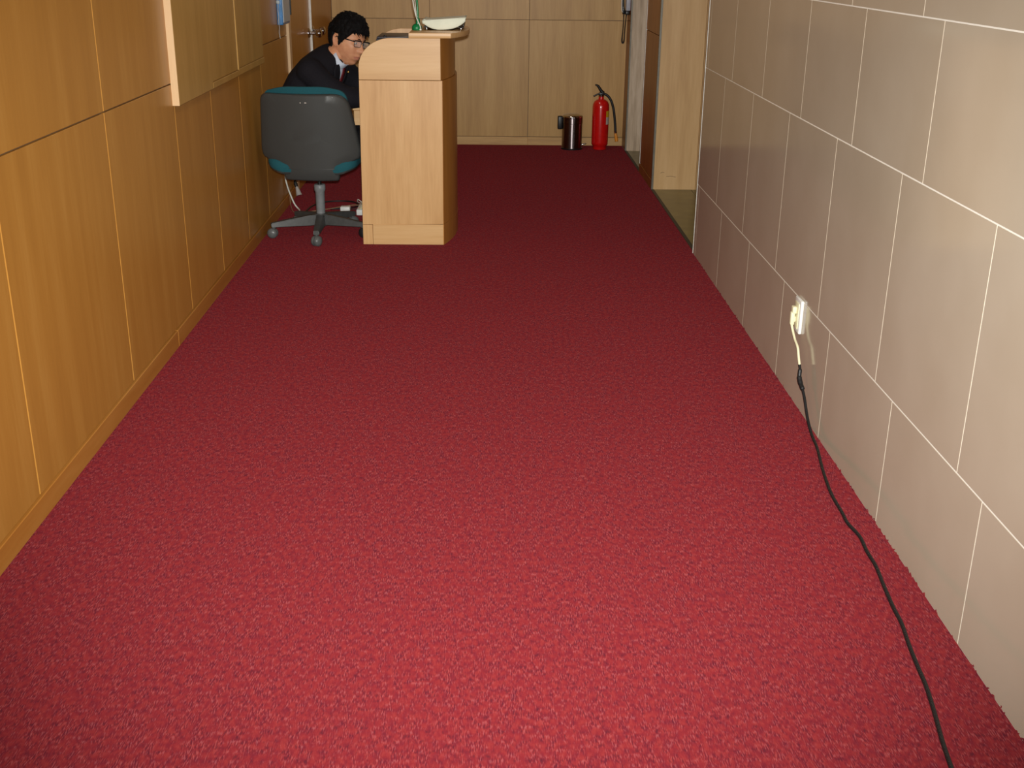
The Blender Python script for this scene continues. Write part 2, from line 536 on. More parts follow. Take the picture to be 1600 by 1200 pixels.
# first opening in the right wall (stone sill, wood jamb facing the camera)
O1a, O1b, XO = YE, 7.66, 1.46
d2 = thing('door_2', (XP, O1b, 0), 'pale wood lined opening just past the tile wall', None, None, 'structure')
pbox('jamb_panel', (XP + 0.006, O1b, 0), (1.405, O1b + 0.05, 2.2), M['jamb'], d2)
pbox('jamb_strip', (1.4065, O1b - 0.003, 0), (XO, O1b + 0.05, 2.2), M['jamb'], d2)
pbox('door_leaf', (XO, O1a - 0.02, 0), (XO + 0.05, O1b + 0.05, 2.2), M['pier'], d2)
pbox('jamb_panel', (XP + 0.04, O1a - 0.02, 0), (XO, O1a + 0.02, 2.2), M['jamb'], d2)
pbox('lintel', (XP - 0.005, O1a, 2.2), (XO + 0.05, O1b + 0.05, HC), M['pier'], d2)
st = []
def sill(x0, x1, y0, y1, z=0.001):
    o = pbox('stone_slab', (x0, y0, -0.05), (x1, y1, z), M['stone'], floor, 0.001)
    return o
sill(XP, 1.169, O1a - 0.1, 6.333); sill(1.172, XO, O1a - 0.1, 6.333)
sill(XP, 1.376, 6.336, O1b + 0.01); sill(1.379, XO, 6.336, O1b + 0.01)

for (xa, za, xb, zb) in ((1.165, 0.112, 1.190, 0.116), (1.205, 0.090, 1.268, 0.086)):
    tag(MB().tube(smooth_path([(xa, O1b - 0.0005, za), ((xa + xb) / 2, O1b - 0.0008, (za + zb) / 2 + 0.004), (xb, O1b - 0.0005, zb)]), 0.0018, 5, 0.5).build('scuff', M['rubber'], d2), 'dark scuff mark')
M['edging'] = plain('dark_carpet_edging', (62, 58, 46), 0.6)
for a, b in ((O1a + 0.005, O1b - 0.006), (8.333, 9.245)):
    pbox('carpet_edging', (XP - 0.004, a, -0.01), (XP + 0.016, b, 0.004), M['edging'], floor, 0.001)
# pier between the openings
P0, P1 = O1b, 8.33
wp = MB().box((XP + 0.012, P0 + 0.05, 0), (1.5, P1, HC)).build('wall_right_pier', M['slab'])
tag(wp, 'narrow brown wood panelled pier between the two openings on the right', None, None, 'structure')
for z0, z1 in ((0.064, 0.994), (0.994, 1.93), (1.93, HC)):
    pbox('wood_panel', (XP, P0 + 0.012, z0 + 0.002), (XP + 0.012, P1 - 0.008, z1 - 0.002), M['pier'], wp, 0.001)
br = MB().box((XP - 0.004, P0 + 0.012, 0), (XP + 0.012, P1 - 0.004, 0.062), 0.0015, 1).build('baseboard_right', M['pier'])
tag(br, 'brown skirting at the foot of the pier on the right', None, None, 'structure')
t2 = MB().box((XP - 0.004, P0 - 0.004, 0), (XP + 0.01, P0 + 0.012, HC), 0.001, 1).build('trim_2', M['grey_metal'])
tag(t2, 'grey metal corner strip on the near edge of the brown pier', None, None, 'structure')
t3 = MB().box((XP - 0.003, P1 - 0.008, 0), (XP + 0.012, P1 + 0.002, HC), 0.001, 1).build('trim_3', M['white_metal'])
tag(t3, 'light metal corner strip on the far edge of the brown pier', None, None, 'structure')

# second opening and the last stub of wall
O2b = 9.25
d3 = thing('door_3', (XP, O2b, 0), 'pale striped wood lined opening nearest the far wall', None, None, 'structure')
pbox('jamb_panel', (XP + 0.004, O2b, 0), (XO, O2b + 0.04, 2.2), M['jamb_grey'], d3)
pbox('door_leaf', (XO, P1, 0), (XO + 0.05, O2b + 0.04, 2.2), M['pier'], d3)
pbox('lintel', (XP - 0.005, P1, 2.2), (XO + 0.05, O2b + 0.04, HC), M['pier'], d3)
sill(XP, XO, P1 - 0.05, O2b + 0.01)
ws = MB().box((XP + 0.012, O2b + 0.04, 0), (1.5, YB + 0.012, HC)).build('wall_right_stub', M['slab'])
tag(ws, 'last narrow strip of brown wood wall beside the far corner', None, None, 'structure')
for z0, z1 in ((0.0, 0.994), (0.994, 1.93), (1.93, HC)):
    pbox('wood_panel', (XP, O2b + 0.012, z0 + 0.002), (XP + 0.012, YB, z1 - 0.002), M['pier'], ws, 0.001)
t4 = MB().box((XP - 0.003, O2b - 0.004, 0), (XP + 0.008, O2b + 0.012, HC), 0.001, 1).build('trim_4', M['grey_metal'])
tag(t4, 'grey metal corner strip beside the far opening', None, None, 'structure')

ce = MB().box((XL - 0.12, Y0, HC), (1.6, YB + 0.15, HC + 0.08)).build('ceiling', M['ceiling'])
tag(ce, 'plain off-white corridor ceiling', None, None, 'structure')

# ------------------------------------------------------------------ wall cabinet on the left wall
CY0, CY1, CZ0, CZ1 = 4.60, 6.44, 0.915, 2.0
XC = XL + 0.028
cb = thing('wall_cabinet', (XL, CY0, CZ0), 'shallow olive wood wall cabinet with three flat doors and cream edge, on left wall', 'cabinet')
pbox('carcass', (XL, CY0 + 0.004, CZ0), (XC - 0.012, CY1, CZ1), M['cabinet'], cb)
pbox('edge_strip', (XL, CY0, CZ0), (XC, CY0 + 0.004, CZ1), M['cream_edge'], cb, 0.0008)
pbox('door_panel', (XC - 0.012, CY0 + 0.004, CZ0), (XC, 5.195, CZ1), M['cabinet'], cb)
f1 = pbox('bottom_rail', (XC - 0.012, 5.197, CZ0), (XC, 5.775, CZ0 + 0.026), M['cabinet'], cb)
pbox('door_panel', (XC - 0.012, 5.199, CZ0 + 0.028), (XC - 0.005, 5.755, CZ1), M['cabinet'], cb)
pbox('stile', (XC - 0.012, 5.757, CZ0 + 0.028), (XC - 0.001, 5.775, CZ1), M['cabinet'], cb)
pbox('bottom_rail', (XC - 0.012, 5.779, CZ0), (XC - 0.003, CY1, CZ0 + 0.030), M['cabinet'], cb)
pbox('door_panel', (XC - 0.012, 5.785, CZ0 + 0.034), (XC - 0.007, CY1, CZ1), M['cabinet'], cb)

# ------------------------------------------------------------------ small blue and white box with a bead chain
WB0 = 7.05
wbx = thing('wall_box', (XL, WB0, 1.08), 'small blue and white box with hanging bead chain, on left wall before the door', 'box')
pbox('box_body', (XL, WB0, 1.075), (XL + 0.034, WB0 + 0.24, 1.32), M['blue'], wbx, 0.003)
pbox('front_panel', (XL + 0.034, WB0 - 0.003, 1.088), (XL + 0.040, WB0 + 0.22, 1.33), M['grey_white'], wbx, 0.002)
pbox('black_strip', (XL + 0.002, WB0 + 0.241, 1.12), (XL + 0.045, WB0 + 0.25, 1.24), M['black'], wbx, 0.002)  # thin black strip just past the far end of the box
ch = MB()
for k in range(30):
    z = 1.20 - k * 0.0068
    ch.ball((XL + 0.010 + 0.002 * math.sin(k * 0.7), WB0 - 0.006, z), 0.0034, 1)
ch.tube([(XL + 0.010, WB0 - 0.006, 1.20), (XL + 0.011, WB0 - 0.006, 1.0)], 0.0012, 5)
ch.build('bead_chain', M['bead'], wbx, smooth=True)
MB().ball((XL + 0.010, WB0 - 0.004, 1.203), 0.012, 2, (1, 0.5, 1)).build('chain_hook', M['grey_white'], wbx, smooth=True)

# ------------------------------------------------------------------ reception desk
DX0, DX1, DY0, DY1 = -0.664, -0.238, 6.08, 6.87
DT = 1.076
YM = (DY0 + DY1) / 2
dk = thing('reception_desk', (-0.45, YM, 0), 'pale maple reception desk with rounded end panel and curved front shaded brown', 'desk')
def arc_outline(x0, x1, z0, zt, ra_x, ra_z, y):
    pts = [(x1, y, z0), (x1, y, zt)]
    for k in range(15):
        a = PI / 2 + k / 14 * PI / 2
        pts.append((x0 + ra_x + ra_x * math.cos(a), y, zt - ra_z + ra_z * math.sin(a)))
    pts.append((x0, y, z0))
    return pts
# near end panel: lower board, kick board, narrow upright, curved head board
MB().prism([(DX0 - 0.006, DY0, 0.110), (DX0, DY0, 0.8655), (DX1 + 0.003, DY0, 0.8655), (DX1 + 0.002, DY0, 0.114)], (0, 0.022, 0), 0.001, 1).build('end_panel', M['desk'], dk)
MB().prism([(DX0 - 0.006, DY0, 0), (DX0 - 0.006, DY0, 0.1085), (-0.6175, DY0, 0.1085), (-0.6175, DY0, 0)], (0, 0.022, 0), 0.001, 1).build('upright_foot', M['desk'], dk)
MB().prism([(-0.616, DY0 - 0.001, 0), (-0.616, DY0 - 0.001, 0.112), (DX1 + 0.002, DY0 - 0.001, 0.112), (DX1 + 0.002, DY0 - 0.001, 0)], (0, 0.023, 0), 0.001, 1).build('kick_board', M['desk_x'], dk)
MB().prism(arc_outline(DX0, DX1 - 0.004, 0.868, DT, 0.172, 0.150, DY0 + 0.001), (0, 0.021, 0), 0.001, 1).build('curved_head_board', M['desk_x'], dk)
# far end panel
MB().prism(arc_outline(DX0, DX1, 0.0, DT, 0.172, 0.150, DY1 - 0.022), (0, 0.022, 0), 0.001, 1).build('end_panel', M['desk'], dk)
# curved front, in lower and upper shells and a kick band
def front(y, extra):
    t = (y - YM) / ((DY1 - DY0) / 2)
    return DX1 + extra + 0.066 * (1 - t * t)
def shell(z0, z1, extra, th=0.02):
    n = 26
    ys = [DY0 + 0.004 + (DY1 - DY0 - 0.008) * k / n for k in range(n + 1)]
    out = [(front(y, extra), y, z0) for y in ys] + [(front(y, extra) - th, y, z0) for y in ys[::-1]]
    return MB().prism(out, (0, 0, z1 - z0))
shell(0.1135, 0.866, 0.003).build('curved_front', M['desk_front'], dk, smooth=30)
shell(0.0, 0.112, 0.004).build('kick_band', M['desk_front'], dk, smooth=30)
shell(0.868, DT, -0.006).build('upper_front', M['desk_front'], dk, smooth=30)
# counter slab with the bulging front edge
n = 30
out = [(-0.402, DY0 - 0.012, DT + 0.001), (-0.402, DY1 + 0.012, DT + 0.001)]
sx0 = -0.188
for k in range(n + 1):
    t = 1 - 2 * k / n
    y = YM + t * ((DY1 - DY0) / 2 + 0.012)
    out.append((sx0 + 0.090 * (1 - abs(t) ** 2.4), y, DT + 0.001))
MB().prism(out, (0, 0, 0.026), 0.0025, 2).build('counter_top', M['desk_x'], dk, smooth=30)
pbox('inner_shelf', (-0.60, DY0 + 0.023, 1.002), (-0.26, DY1 - 0.023, 1.018), M['desk_x'], dk)
pbox('worktop', (-0.722, 6.25, 0.690), (-0.262, DY1 - 0.024, 0.714), M['desk_x'], dk, 0.002)
pbox('worktop_apron', (-0.716, 6.252, 0.612), (-0.262, 6.272, 0.689), M['desk_x'], dk, 0.002)

# things on the desk
fo = thing('dark_case', (-0.49, 6.27, 1.018), 'flat dark grey case lying on the desk shelf behind the rounded end panel', 'case')
MB().box((-0.575, 6.14, 1.0185), (-0.405, 6.46, 1.068), 0.004, 2).build('case_body', M['folder'], fo, smooth=40)
MB().box((-0.572, 6.142, 1.0685), (-0.406, 6.457, 1.077), 0.003, 2).build('case_lid', M['folder'], fo, smooth=40)
MB().ball((-0.531, 6.17, 1.079), 0.008, 2, (1, 1, 0.7)).build('latch', M['black'], fo, smooth=True)

TZ = DT + 0.0275
gs = thing('desk_stand', (-0.372, 6.28, TZ), 'green based stand with thin green rod and white wire, on the counter end', 'stand')
MB().lathe([(0, 0), (0.024, 0), (0.026, 0.004), (0.0255, 0.018), (0.020, 0.027), (0.010, 0.032), (0, 0.033)], (-0.372, 6.28, TZ)).build('stand_base', M['green'], gs, smooth=40)
MB().lathe([(0.012, 0.03), (0.0105, 0.056), (0.006, 0.060)], (-0.366, 6.28, TZ), seg=16).build('socket', M['green'], gs, smooth=40)
MB().tube(smooth_path([(-0.366, 6.28, TZ + 0.05), (-0.368, 6.285, TZ + 0.12), (-0.374, 6.29, TZ + 0.19), (-0.378, 6.295, TZ + 0.26), (-0.378, 6.295, TZ + 0.34)]), 0.0055, 10).build('rod', M['green'], gs, smooth=True)
MB().tube(smooth_path([(-0.352, 6.262, TZ + 0.004), (-0.354, 6.262, TZ + 0.022), (-0.372, 6.265, TZ + 0.062), (-0.384, 6.27, TZ + 0.11), (-0.391, 6.275, TZ + 0.16), (-0.394, 6.28, TZ + 0.24), (-0.392, 6.285, TZ + 0.34)]), 0.0030, 8).build('wire', M['white_wire'], gs, smooth=True)
MB().tube(smooth_path([(-0.372, 6.262, TZ + 0.062), (-0.376, 6.268, TZ + 0.11), (-0.381, 6.275, TZ + 0.17), (-0.381, 6.28, TZ + 0.25), (-0.382, 6.285, TZ + 0.34)]), 0.0022, 8).build('wire', M['white_wire'], gs, smooth=True)
pbox('plug_tip', (-0.357, 6.257, TZ), (-0.347, 6.267, TZ + 0.008), M['white_wire'], gs, 0.001)

tr = thing('document_tray', (-0.235, 6.44, TZ), 'low dark document tray with small chrome feet, on the counter under papers', 'tray')
MB().box((-0.338, 6.30, TZ + 0.013), (-0.125, 6.56, TZ + 0.018), 0.002, 1).build('tray_base', M['black'], tr)
MB().box((-0.130, 6.30, TZ + 0.018), (-0.124, 6.56, TZ + 0.032), 0.002, 1).build('side_wall', M['black'], tr)
for x in (-0.322, -0.142):
    for y in (6.315, 6.545):
        MB().lathe([(0, 0), (0.006, 0), (0.008, 0.006), (0.006, 0.0125), (0, 0.0132)], (x, y, TZ), seg=14).build('foot', M['chrome'], tr, smooth=40)
pp = thing('paper_stack', (-0.235, 6.44, TZ + 0.018), 'sheaf of pale sheets curling over the dark tray on the counter', 'papers')
for k in range(5):
    def sheet(u, v, k=k):
        x = -0.345 + u * 0.222 + 0.002 * k
        y = 6.288 + v * 0.25
        z = TZ + 0.0225 + 0.0040 * k + (0.024 - 0.002 * k) * (2 * abs(u - 0.5)) ** 2.2 + 0.010 * u
        return (x, y, z)
    b = MB().grid(sheet, 18, 8)
    o = b.build('sheet', M['paper'], pp, smooth=True)
    sm = o.modifiers.new('thick', 'SOLIDIFY'); sm.thickness = 0.0036
# top sheet whose front hangs down in a bow over the tray's edge
def drape(u, v):
    x = -0.343 + u * 0.226
    zt = TZ + 0.049 + 0.016 * u
    bow = 1 - abs(2 * u - 1.04) ** 2.6
    if v < 0.5:
        t = v / 0.5
        return (x, 6.276 - 0.004 * math.sin(t * PI), zt - (1 - t) * (0.016 + 0.038 * max(0, bow)) )
    t = (v - 0.5) / 0.5
    return (x, 6.277 + t * 0.26, zt + 0.006 * math.sin(t * PI) - 0.004 * t)
o = MB().grid(drape, 22, 16).build('top_sheet', M['paper'], pp, smooth=60)
sm = o.modifiers.new('thick', 'SOLIDIFY'); sm.thickness = 0.0012

# ------------------------------------------------------------------ office chair
HUB = V((-0.925, 6.305, 0))
CA = math.radians(-4)                                      # chair turned towards the desk
ch0 = thing('office_chair', HUB, 'grey shell swivel chair with teal cushions, pulled up behind the desk', 'chair')
RZ = Matrix.Rotation(CA, 4, 'Z')
TC = Matrix.Translation(HUB) @ RZ                           # chair local: +y is where it faces
for k, deg in enumerate((200, 272, 344, 56, 128)):
    a = math.radians(deg)
    d = V((math.cos(a), math.sin(a), 0)) * (0.93 if deg == 344 else 1.0); s_ = V((-d.y, d.x, 0))
    def ring(r, hw, z0, z1):
        c = HUB + d * r
        return [c - s_ * hw + V((0, 0, z0)), c + s_ * hw + V((0, 0, z0)), c + s_ * hw * 0.8 + V((0, 0, z1)), c - s_ * hw * 0.8 + V((0, 0, z1))]
    leg = MB().loft([ring(0.018, 0.026, 0.062, 0.118), ring(0.06, 0.026, 0.060, 0.116), ring(0.15, 0.023, 0.062, 0.104), ring(0.24, 0.020, 0.062, 0.090), ring(0.280, 0.017, 0.062, 0.084)])
    bmesh.ops.bevel(leg.bm, geom=leg.bm.edges[:], offset=0.003, segments=2, affect='EDGES')
    lo = leg.build('base_leg', M['base_grey'], ch0, smooth=40)
    MB().lathe([(0, 0.042), (0.011, 0.042), (0.011, 0.066), (0, 0.066)], HUB + d * 0.266, seg=14).build('caster_stem', M['base_grey'], lo, smooth=40)
    wd = V((math.cos(a + 1.1), math.sin(a + 1.1), 0))
    cm = M['caster_shaded'] if deg == 344 else M['caster']  # the right caster's shade is put into its colour
    cst = MB()
    for sg in (-1, 1):
        q = V((0, 0, 1)).rotation_difference(wd * sg).to_matrix().to_4x4()
        mm = Matrix.Translation(HUB + d * 0.273 + V((0, 0, 0.0285)) + wd * sg * 0.003) @ q
        cst.lathe([(0, 0), (0.0282, 0), (0.0285, 0.010), (0.024, 0.018), (0.013, 0.0235), (0, 0.025)], seg=22, m=mm)
    cst.build('caster', cm, lo, smooth=50)
MB().lathe([(0, 0.055), (0.036, 0.055), (0.040, 0.075), (0.040, 0.112), (0.034, 0.122), (0, 0.122)], HUB).build('hub', M['base_grey'], ch0, smooth=40)
MB().lathe([(0.024, 0.118), (0.0255, 0.24), (0.031, 0.252), (0.031, 0.278), (0.027, 0.283), (0, 0.284)], HUB).build('column_sleeve', M['column'], ch0, smooth=40)
MB().lathe([(0, 0.28), (0.0115, 0.28), (0.0115, 0.38), (0, 0.38)], HUB, seg=18).build('piston', M['piston'], ch0, smooth=40)
def rrect(hx, hy, r, n=6):
    pts = []
    for cx, cy, a0 in ((hx - r, hy - r, 0), (-hx + r, hy - r, 90), (-hx + r, -hy + r, 180), (hx - r, -hy + r, 270)):
        for k in range(n + 1):
            a = math.radians(a0 + 90 * k / n)
            pts.append((cx + r * math.cos(a), cy + r * math.sin(a)))
    return pts
def seat_rings(levels, c):
    out = []
    for sc, z in levels:
        out.append([TC @ V((c[0] + x * sc, c[1] + y * sc, z + 0.045 * (x / 0.24) ** 2)) for x, y in rrect(0.242, 0.235, 0.09)])
    return out
MB().loft(seat_rings([(0.62, 0.338), (0.86, 0.343), (0.97, 0.355), (0.985, 0.366)], (0, 0.02))).build('seat_shell', M['shell'], ch0, smooth=50)
MB().loft(seat_rings([(0.985, 0.366), (1.0, 0.380), (0.995, 0.405), (0.95, 0.420), (0.8, 0.427), (0.4, 0.428)], (0, 0.02))).build('seat_cushion', M['teal'], ch0, smooth=50)
MB().box((-0.10, -0.12, 0.322), (0.10, 0.10, 0.342), 0.006, 2, TC).build('seat_plate', M['piston'], ch0, smooth=40)
# back: six-sided grey shell with rounded corners, a tab below, cushion in front
def rounded(poly, rads, n=5):
    out = []
    N = len(poly)
    for i in range(N):
        p0, p1, p2 = V(poly[i - 1]), V(poly[i]), V(poly[(i + 1) % N])
        r = rads[i]
        a, b = p1 + (p0 - p1).normalized() * r, p1 + (p2 - p1).normalized() * r
        for k in range(n + 1):
            t = k / n
            out.append((1 - t) ** 2 * a + 2 * t * (1 - t) * p1 + t * t * b)
    fine = []                                               # split the long straight edges so that they can follow a curve
    for i in range(len(out)):
        p, q = out[i], out[(i + 1) % len(out)]
        m_ = max(1, int((q - p).length / 0.025))
        fine += [p.lerp(q, k / m_) for k in range(m_)]
    return fine
BP = [(-0.232, 0.798), (0.222, 0.798), (0.264, 0.478), (0.248, 0.455), (0.146, 0.408), (0.136, 0.338), (-0.154, 0.338), (-0.163, 0.408), (-0.264, 0.455), (-0.280, 0.478)]
RD = [0.045, 0.075, 0.03, 0.02, 0.03, 0.014, 0.014, 0.03, 0.02, 0.03]
YBK = -0.205                                                # where the back stands behind the hub
def backpt(x, z, dy=0.0, curve=True):
    lean = (z - 0.40) * 0.16
    cv = 0.07 * (x / 0.25) ** 2 if curve else 0
    return TC @ V((x + (0.60 - z) * 0.05, YBK - lean + cv + dy, z))
def back_solid(poly, rads, layers):
    o2 = rounded([(x, 0, z) for x, z in poly], rads)
    cx, cz = 0.0, 0.60
    rings = []
    for sc, dy in layers:
        rings.append([backpt(cx + (p.x - cx) * sc, cz + (p.z - cz) * sc, dy) for p in o2])
    b = MB()
    rs = [[b.bm.verts.new(p) for p in r] for r in rings]
    N = len(rs[0])
    for a_, b_ in zip(rs, rs[1:]):
        for k in range(N):
            b.bm.faces.new((a_[k], a_[(k + 1) % N], b_[(k + 1) % N], b_[k]))
    for r, l, rev in ((rs[0], layers[0], True), (rs[-1], layers[-1], False)):   # close each face with inner rings so that it bows
        prev = r
        for s2 in (0.8, 0.55, 0.3):
            cur = [b.bm.verts.new(backpt((p.x) * l[0] * s2, cz + (p.z - cz) * l[0] * s2, l[1] + (0.0 if rev else 0.010) * (1 - s2 ** 3))) for p in o2]
            for k in range(N):
                b.bm.faces.new((prev[k], prev[(k + 1) % N], cur[(k + 1) % N], cur[k]))
            prev = cur
        b.bm.faces.new(prev)
    return b
back_solid(BP, RD, [(0.955, -0.024), (0.985, -0.019), (1.0, -0.008), (1.0, 0.008)]).build('back_shell', M['shell'], ch0, smooth=40)
CP = [(-0.212, 0.805), (-0.10, 0.832), (0.11, 0.834), (0.212, 0.808), (0.252, 0.505), (0.235, 0.47), (-0.235, 0.47), (-0.252, 0.505)]
back_solid(CP, [0.03, 0.04, 0.04, 0.04, 0.03, 0.03, 0.03, 0.03], [(1.0, 0.009), (1.004, 0.025), (0.985, 0.042), (0.93, 0.052)]).build('back_cushion', M['teal'], ch0, smooth=40)
ridge = MB().tube([backpt(-0.150 + 0.29 * k / 12, 0.404, -0.0245) for k in range(13)], 0.0022, 6)
ridge.build('tab_ridge', M['shell'], ch0, smooth=True)
for x0, x1 in ((-0.012, -0.006), (0.012, 0.022)):
    c0 = [backpt(x, z, -0.0268) for x, z in ((x0, 0.754), (x1, 0.754), (x1, 0.758), (x0, 0.758))]
    tag(MB().prism(c0, TC.to_3x3() @ V((0, -0.0012, 0))).build('scuff', M['label_white'], ch0), 'pale scuff mark')

# ------------------------------------------------------------------ the seated man
HC_ = V((-0.757, 6.415, 1.036))                             # head centre
HR = Matrix.Rotation(math.radians(-35), 4, 'Z') @ Matrix.Rotation(math.radians(11), 4, 'Y') @ Matrix.Rotation(math.radians(-9), 4, 'X')
HM = Matrix.Translation(HC_) @ HR @ Matrix.Scale(1.03, 4)
def gs2(a, b, a0, b0, sa, sb):
    return math.exp(-((a - a0) / sa) ** 2 / 2 - ((b - b0) / sb) ** 2 / 2)
def head_pt(d, feat=True):
    dx, dy, dz = d
    e = 2.3 if dz >= 0 else 3.0
    hr = max(1e-6, math.hypot(dx, dy))
    rad = max(0.0, 1 - abs(dz) ** e) ** 0.5
    ux, uy = dx / hr, dy / hr
    x = 0.098 * ux * rad
    y = 0.076 * uy * rad
    z = 0.120 * dz
    if z < 0:
        t = -z / 0.12
        y *= 1 - 0.30 * t ** 1.4
        x *= (1 - 0.45 * t) if ux < 0 else (1 - 0.06 * t)
        x += 0.014 * t
    if ux > 0.15 and feat:
        wgt = min(1, (ux - 0.15) * 2.2)
        f = 0.0
        f += 0.005 * (gs2(y, z, 0.030, 0.026, 0.020, 0.008) + gs2(y, z, -0.030, 0.026, 0.020, 0.008))
        f -= 0.010 * (gs2(y, z, 0.031, 0.008, 0.014, 0.010) + gs2(y, z, -0.031, 0.008, 0.014, 0.010))
        f += 0.012 * gs2(y, z, 0, -0.010, 0.008, 0.020) + 0.018 * gs2(y, z, 0, -0.030, 0.010, 0.011)
        f += 0.008 * (gs2(y, z, 0.014, -0.034, 0.007, 0.007) + gs2(y, z, -0.014, -0.034, 0.007, 0.007))
        f += 0.008 * gs2(y, z, 0, -0.060, 0.020, 0.006) + 0.007 * gs2(y, z, 0, -0.074, 0.016, 0.006) - 0.006 * gs2(y, z, 0, -0.0665, 0.022, 0.0022)
        f += 0.009 * gs2(y, z, 0, -0.104, 0.018, 0.012) - 0.004 * gs2(y, z, 0, -0.088, 0.02, 0.006)
        f += 0.006 * (gs2(y, z, 0.044, -0.016, 0.016, 0.016) + gs2(y, z, -0.044, -0.016, 0.016, 0.016))
        x += f * wgt
    return V((x, y, z))
def limb(bm_, pts, rads, seg=18, squash=1.0):
    P = smooth_path(pts, 5)
    n0 = len(pts) - 1
    R_ = []
    for i in range(len(P)):
        u = i / 5
        k = min(int(u), n0 - 1)
        R_.append(rads[k] + (rads[k + 1] - rads[k]) * (u - k))
    bm_.tube(P, R_, seg, squash)
    bm_.ball(P[0], R_[0] * 0.99, 3); bm_.ball(P[-1], R_[-1] * 0.99, 3)

FDIR = V((math.cos(math.radians(-20)), math.sin(math.radians(-20)), 0))
SDIR = V((-FDIR.y, FDIR.x, 0))                              # his left
def torso(bm_, grow):
    def sec(c, up, hw, hd, e=2.4):
        up = V(up).normalized()
        f_ = (FDIR - up * FDIR.dot(up)).normalized()
        r = []
        for k in range(28):
            a = 2 * PI * k / 28
            ca, sa = math.cos(a), math.sin(a)
            r.append(V(c) + SDIR * (hw + grow) * math.copysign(abs(ca) ** (2 / e), ca) + f_ * (hd + grow) * math.copysign(abs(sa) ** (2 / e), sa))
        return r
    bm_.loft([sec((-1.02, 6.40, 0.455 - grow * 0.2), (0, 0, 1), 0.14, 0.10),
              sec((-1.03, 6.40, 0.51), (-0.05, 0, 1), 0.168, 0.115),
              sec((-1.035, 6.40, 0.59), (0.1, 0, 1), 0.160, 0.110),
              sec((-1.015, 6.40, 0.67), (0.35, -0.03, 1), 0.164, 0.112),
              sec((-0.982, 6.395, 0.745), (0.55, -0.05, 1), 0.176, 0.114),
              sec((-0.940, 6.392, 0.818), (0.68, -0.08, 1), 0.186, 0.112),
              sec((-0.890, 6.39, 0.888), (0.75, -0.08, 1), 0.182, 0.100),
              sec((-0.858, 6.39, 0.932), (0.78, -0.08, 1), 0.150, 0.086, 2.1),
              sec((-0.834, 6.393, 0.966), (0.85, -0.06, 1), 0.098, 0.068, 2.0),
              sec((-0.820, 6.396, 0.980), (0.95, -0.05, 1), 0.064, 0.056, 2.0)])
SH_R = V((-0.880, 6.40, 0.888)) - SDIR * 0.165
SH_L = V((-0.875, 6.39, 0.888)) + SDIR * 0.165
ARM_R = [SH_R, V((-0.858, 6.215, 0.822)), V((-0.755, 6.222, 0.764)), V((-0.660, 6.262, 0.757)), V((-0.575, 6.31, 0.752))]
ARM_L = [SH_L, V((-0.765, 6.60, 0.825)), V((-0.69, 6.62, 0.768)), V((-0.64, 6.59, 0.757)), V((-0.545, 6.53, 0.752))]
ARM_W = [0.060, 0.052, 0.043, 0.038, 0.028]
HIP_R, HIP_L = V((-1.0, 6.30, 0.512)), V((-1.0, 6.50, 0.512))
LEG_R = [HIP_R, V((-0.80, 6.285, 0.505)), V((-0.565, 6.29, 0.500)), V((-0.545, 6.30, 0.30)), V((-0.550, 6.31, 0.09))]
LEG_L = [HIP_L, V((-0.80, 6.52, 0.505)), V((-0.565, 6.53, 0.500)), V((-0.535, 6.53, 0.30)), V((-0.535, 6.54, 0.09))]
LEG_W = [0.080, 0.074, 0.055, 0.050, 0.036]

body = MB()
r_ = bmesh.ops.create_icosphere(body.bm, subdivisions=6, radius=1)
for v in r_['verts']: v.co = HM @ head_pt(v.co.normalized())
for sg in (-1, 1):                                          # ears: rim, bowl and lobe
    ec = V((-0.006, sg * 0.0745, -0.004))
    er = Matrix.Rotation(sg * math.radians(-18), 4, 'Z') @ Matrix.Rotation(math.radians(-12), 4, 'Y')
    body.ball(HM @ ec, 0.03, 3, (0.55, 0.22, 1.0), HR @ er)
    rim = []
    for k in range(13):
        a = math.radians(-100 + 290 * k / 12)
        rim.append(HM @ (ec + er.to_3x3() @ V((-0.016 * math.cos(a) , sg * 0.008, 0.030 * math.sin(a)))))
    body.tube(rim, 0.0045, 8)
limb(body, [V((-0.865, 6.395, 0.935)), V((-0.815, 6.402, 0.965)), HM @ V((-0.024, 0, -0.040))], [0.060, 0.055, 0.056])
torso(body, -0.012)
for A in (ARM_R, ARM_L): limb(body, A, ARM_W)
for L in (LEG_R, LEG_L): limb(body, L, LEG_W)
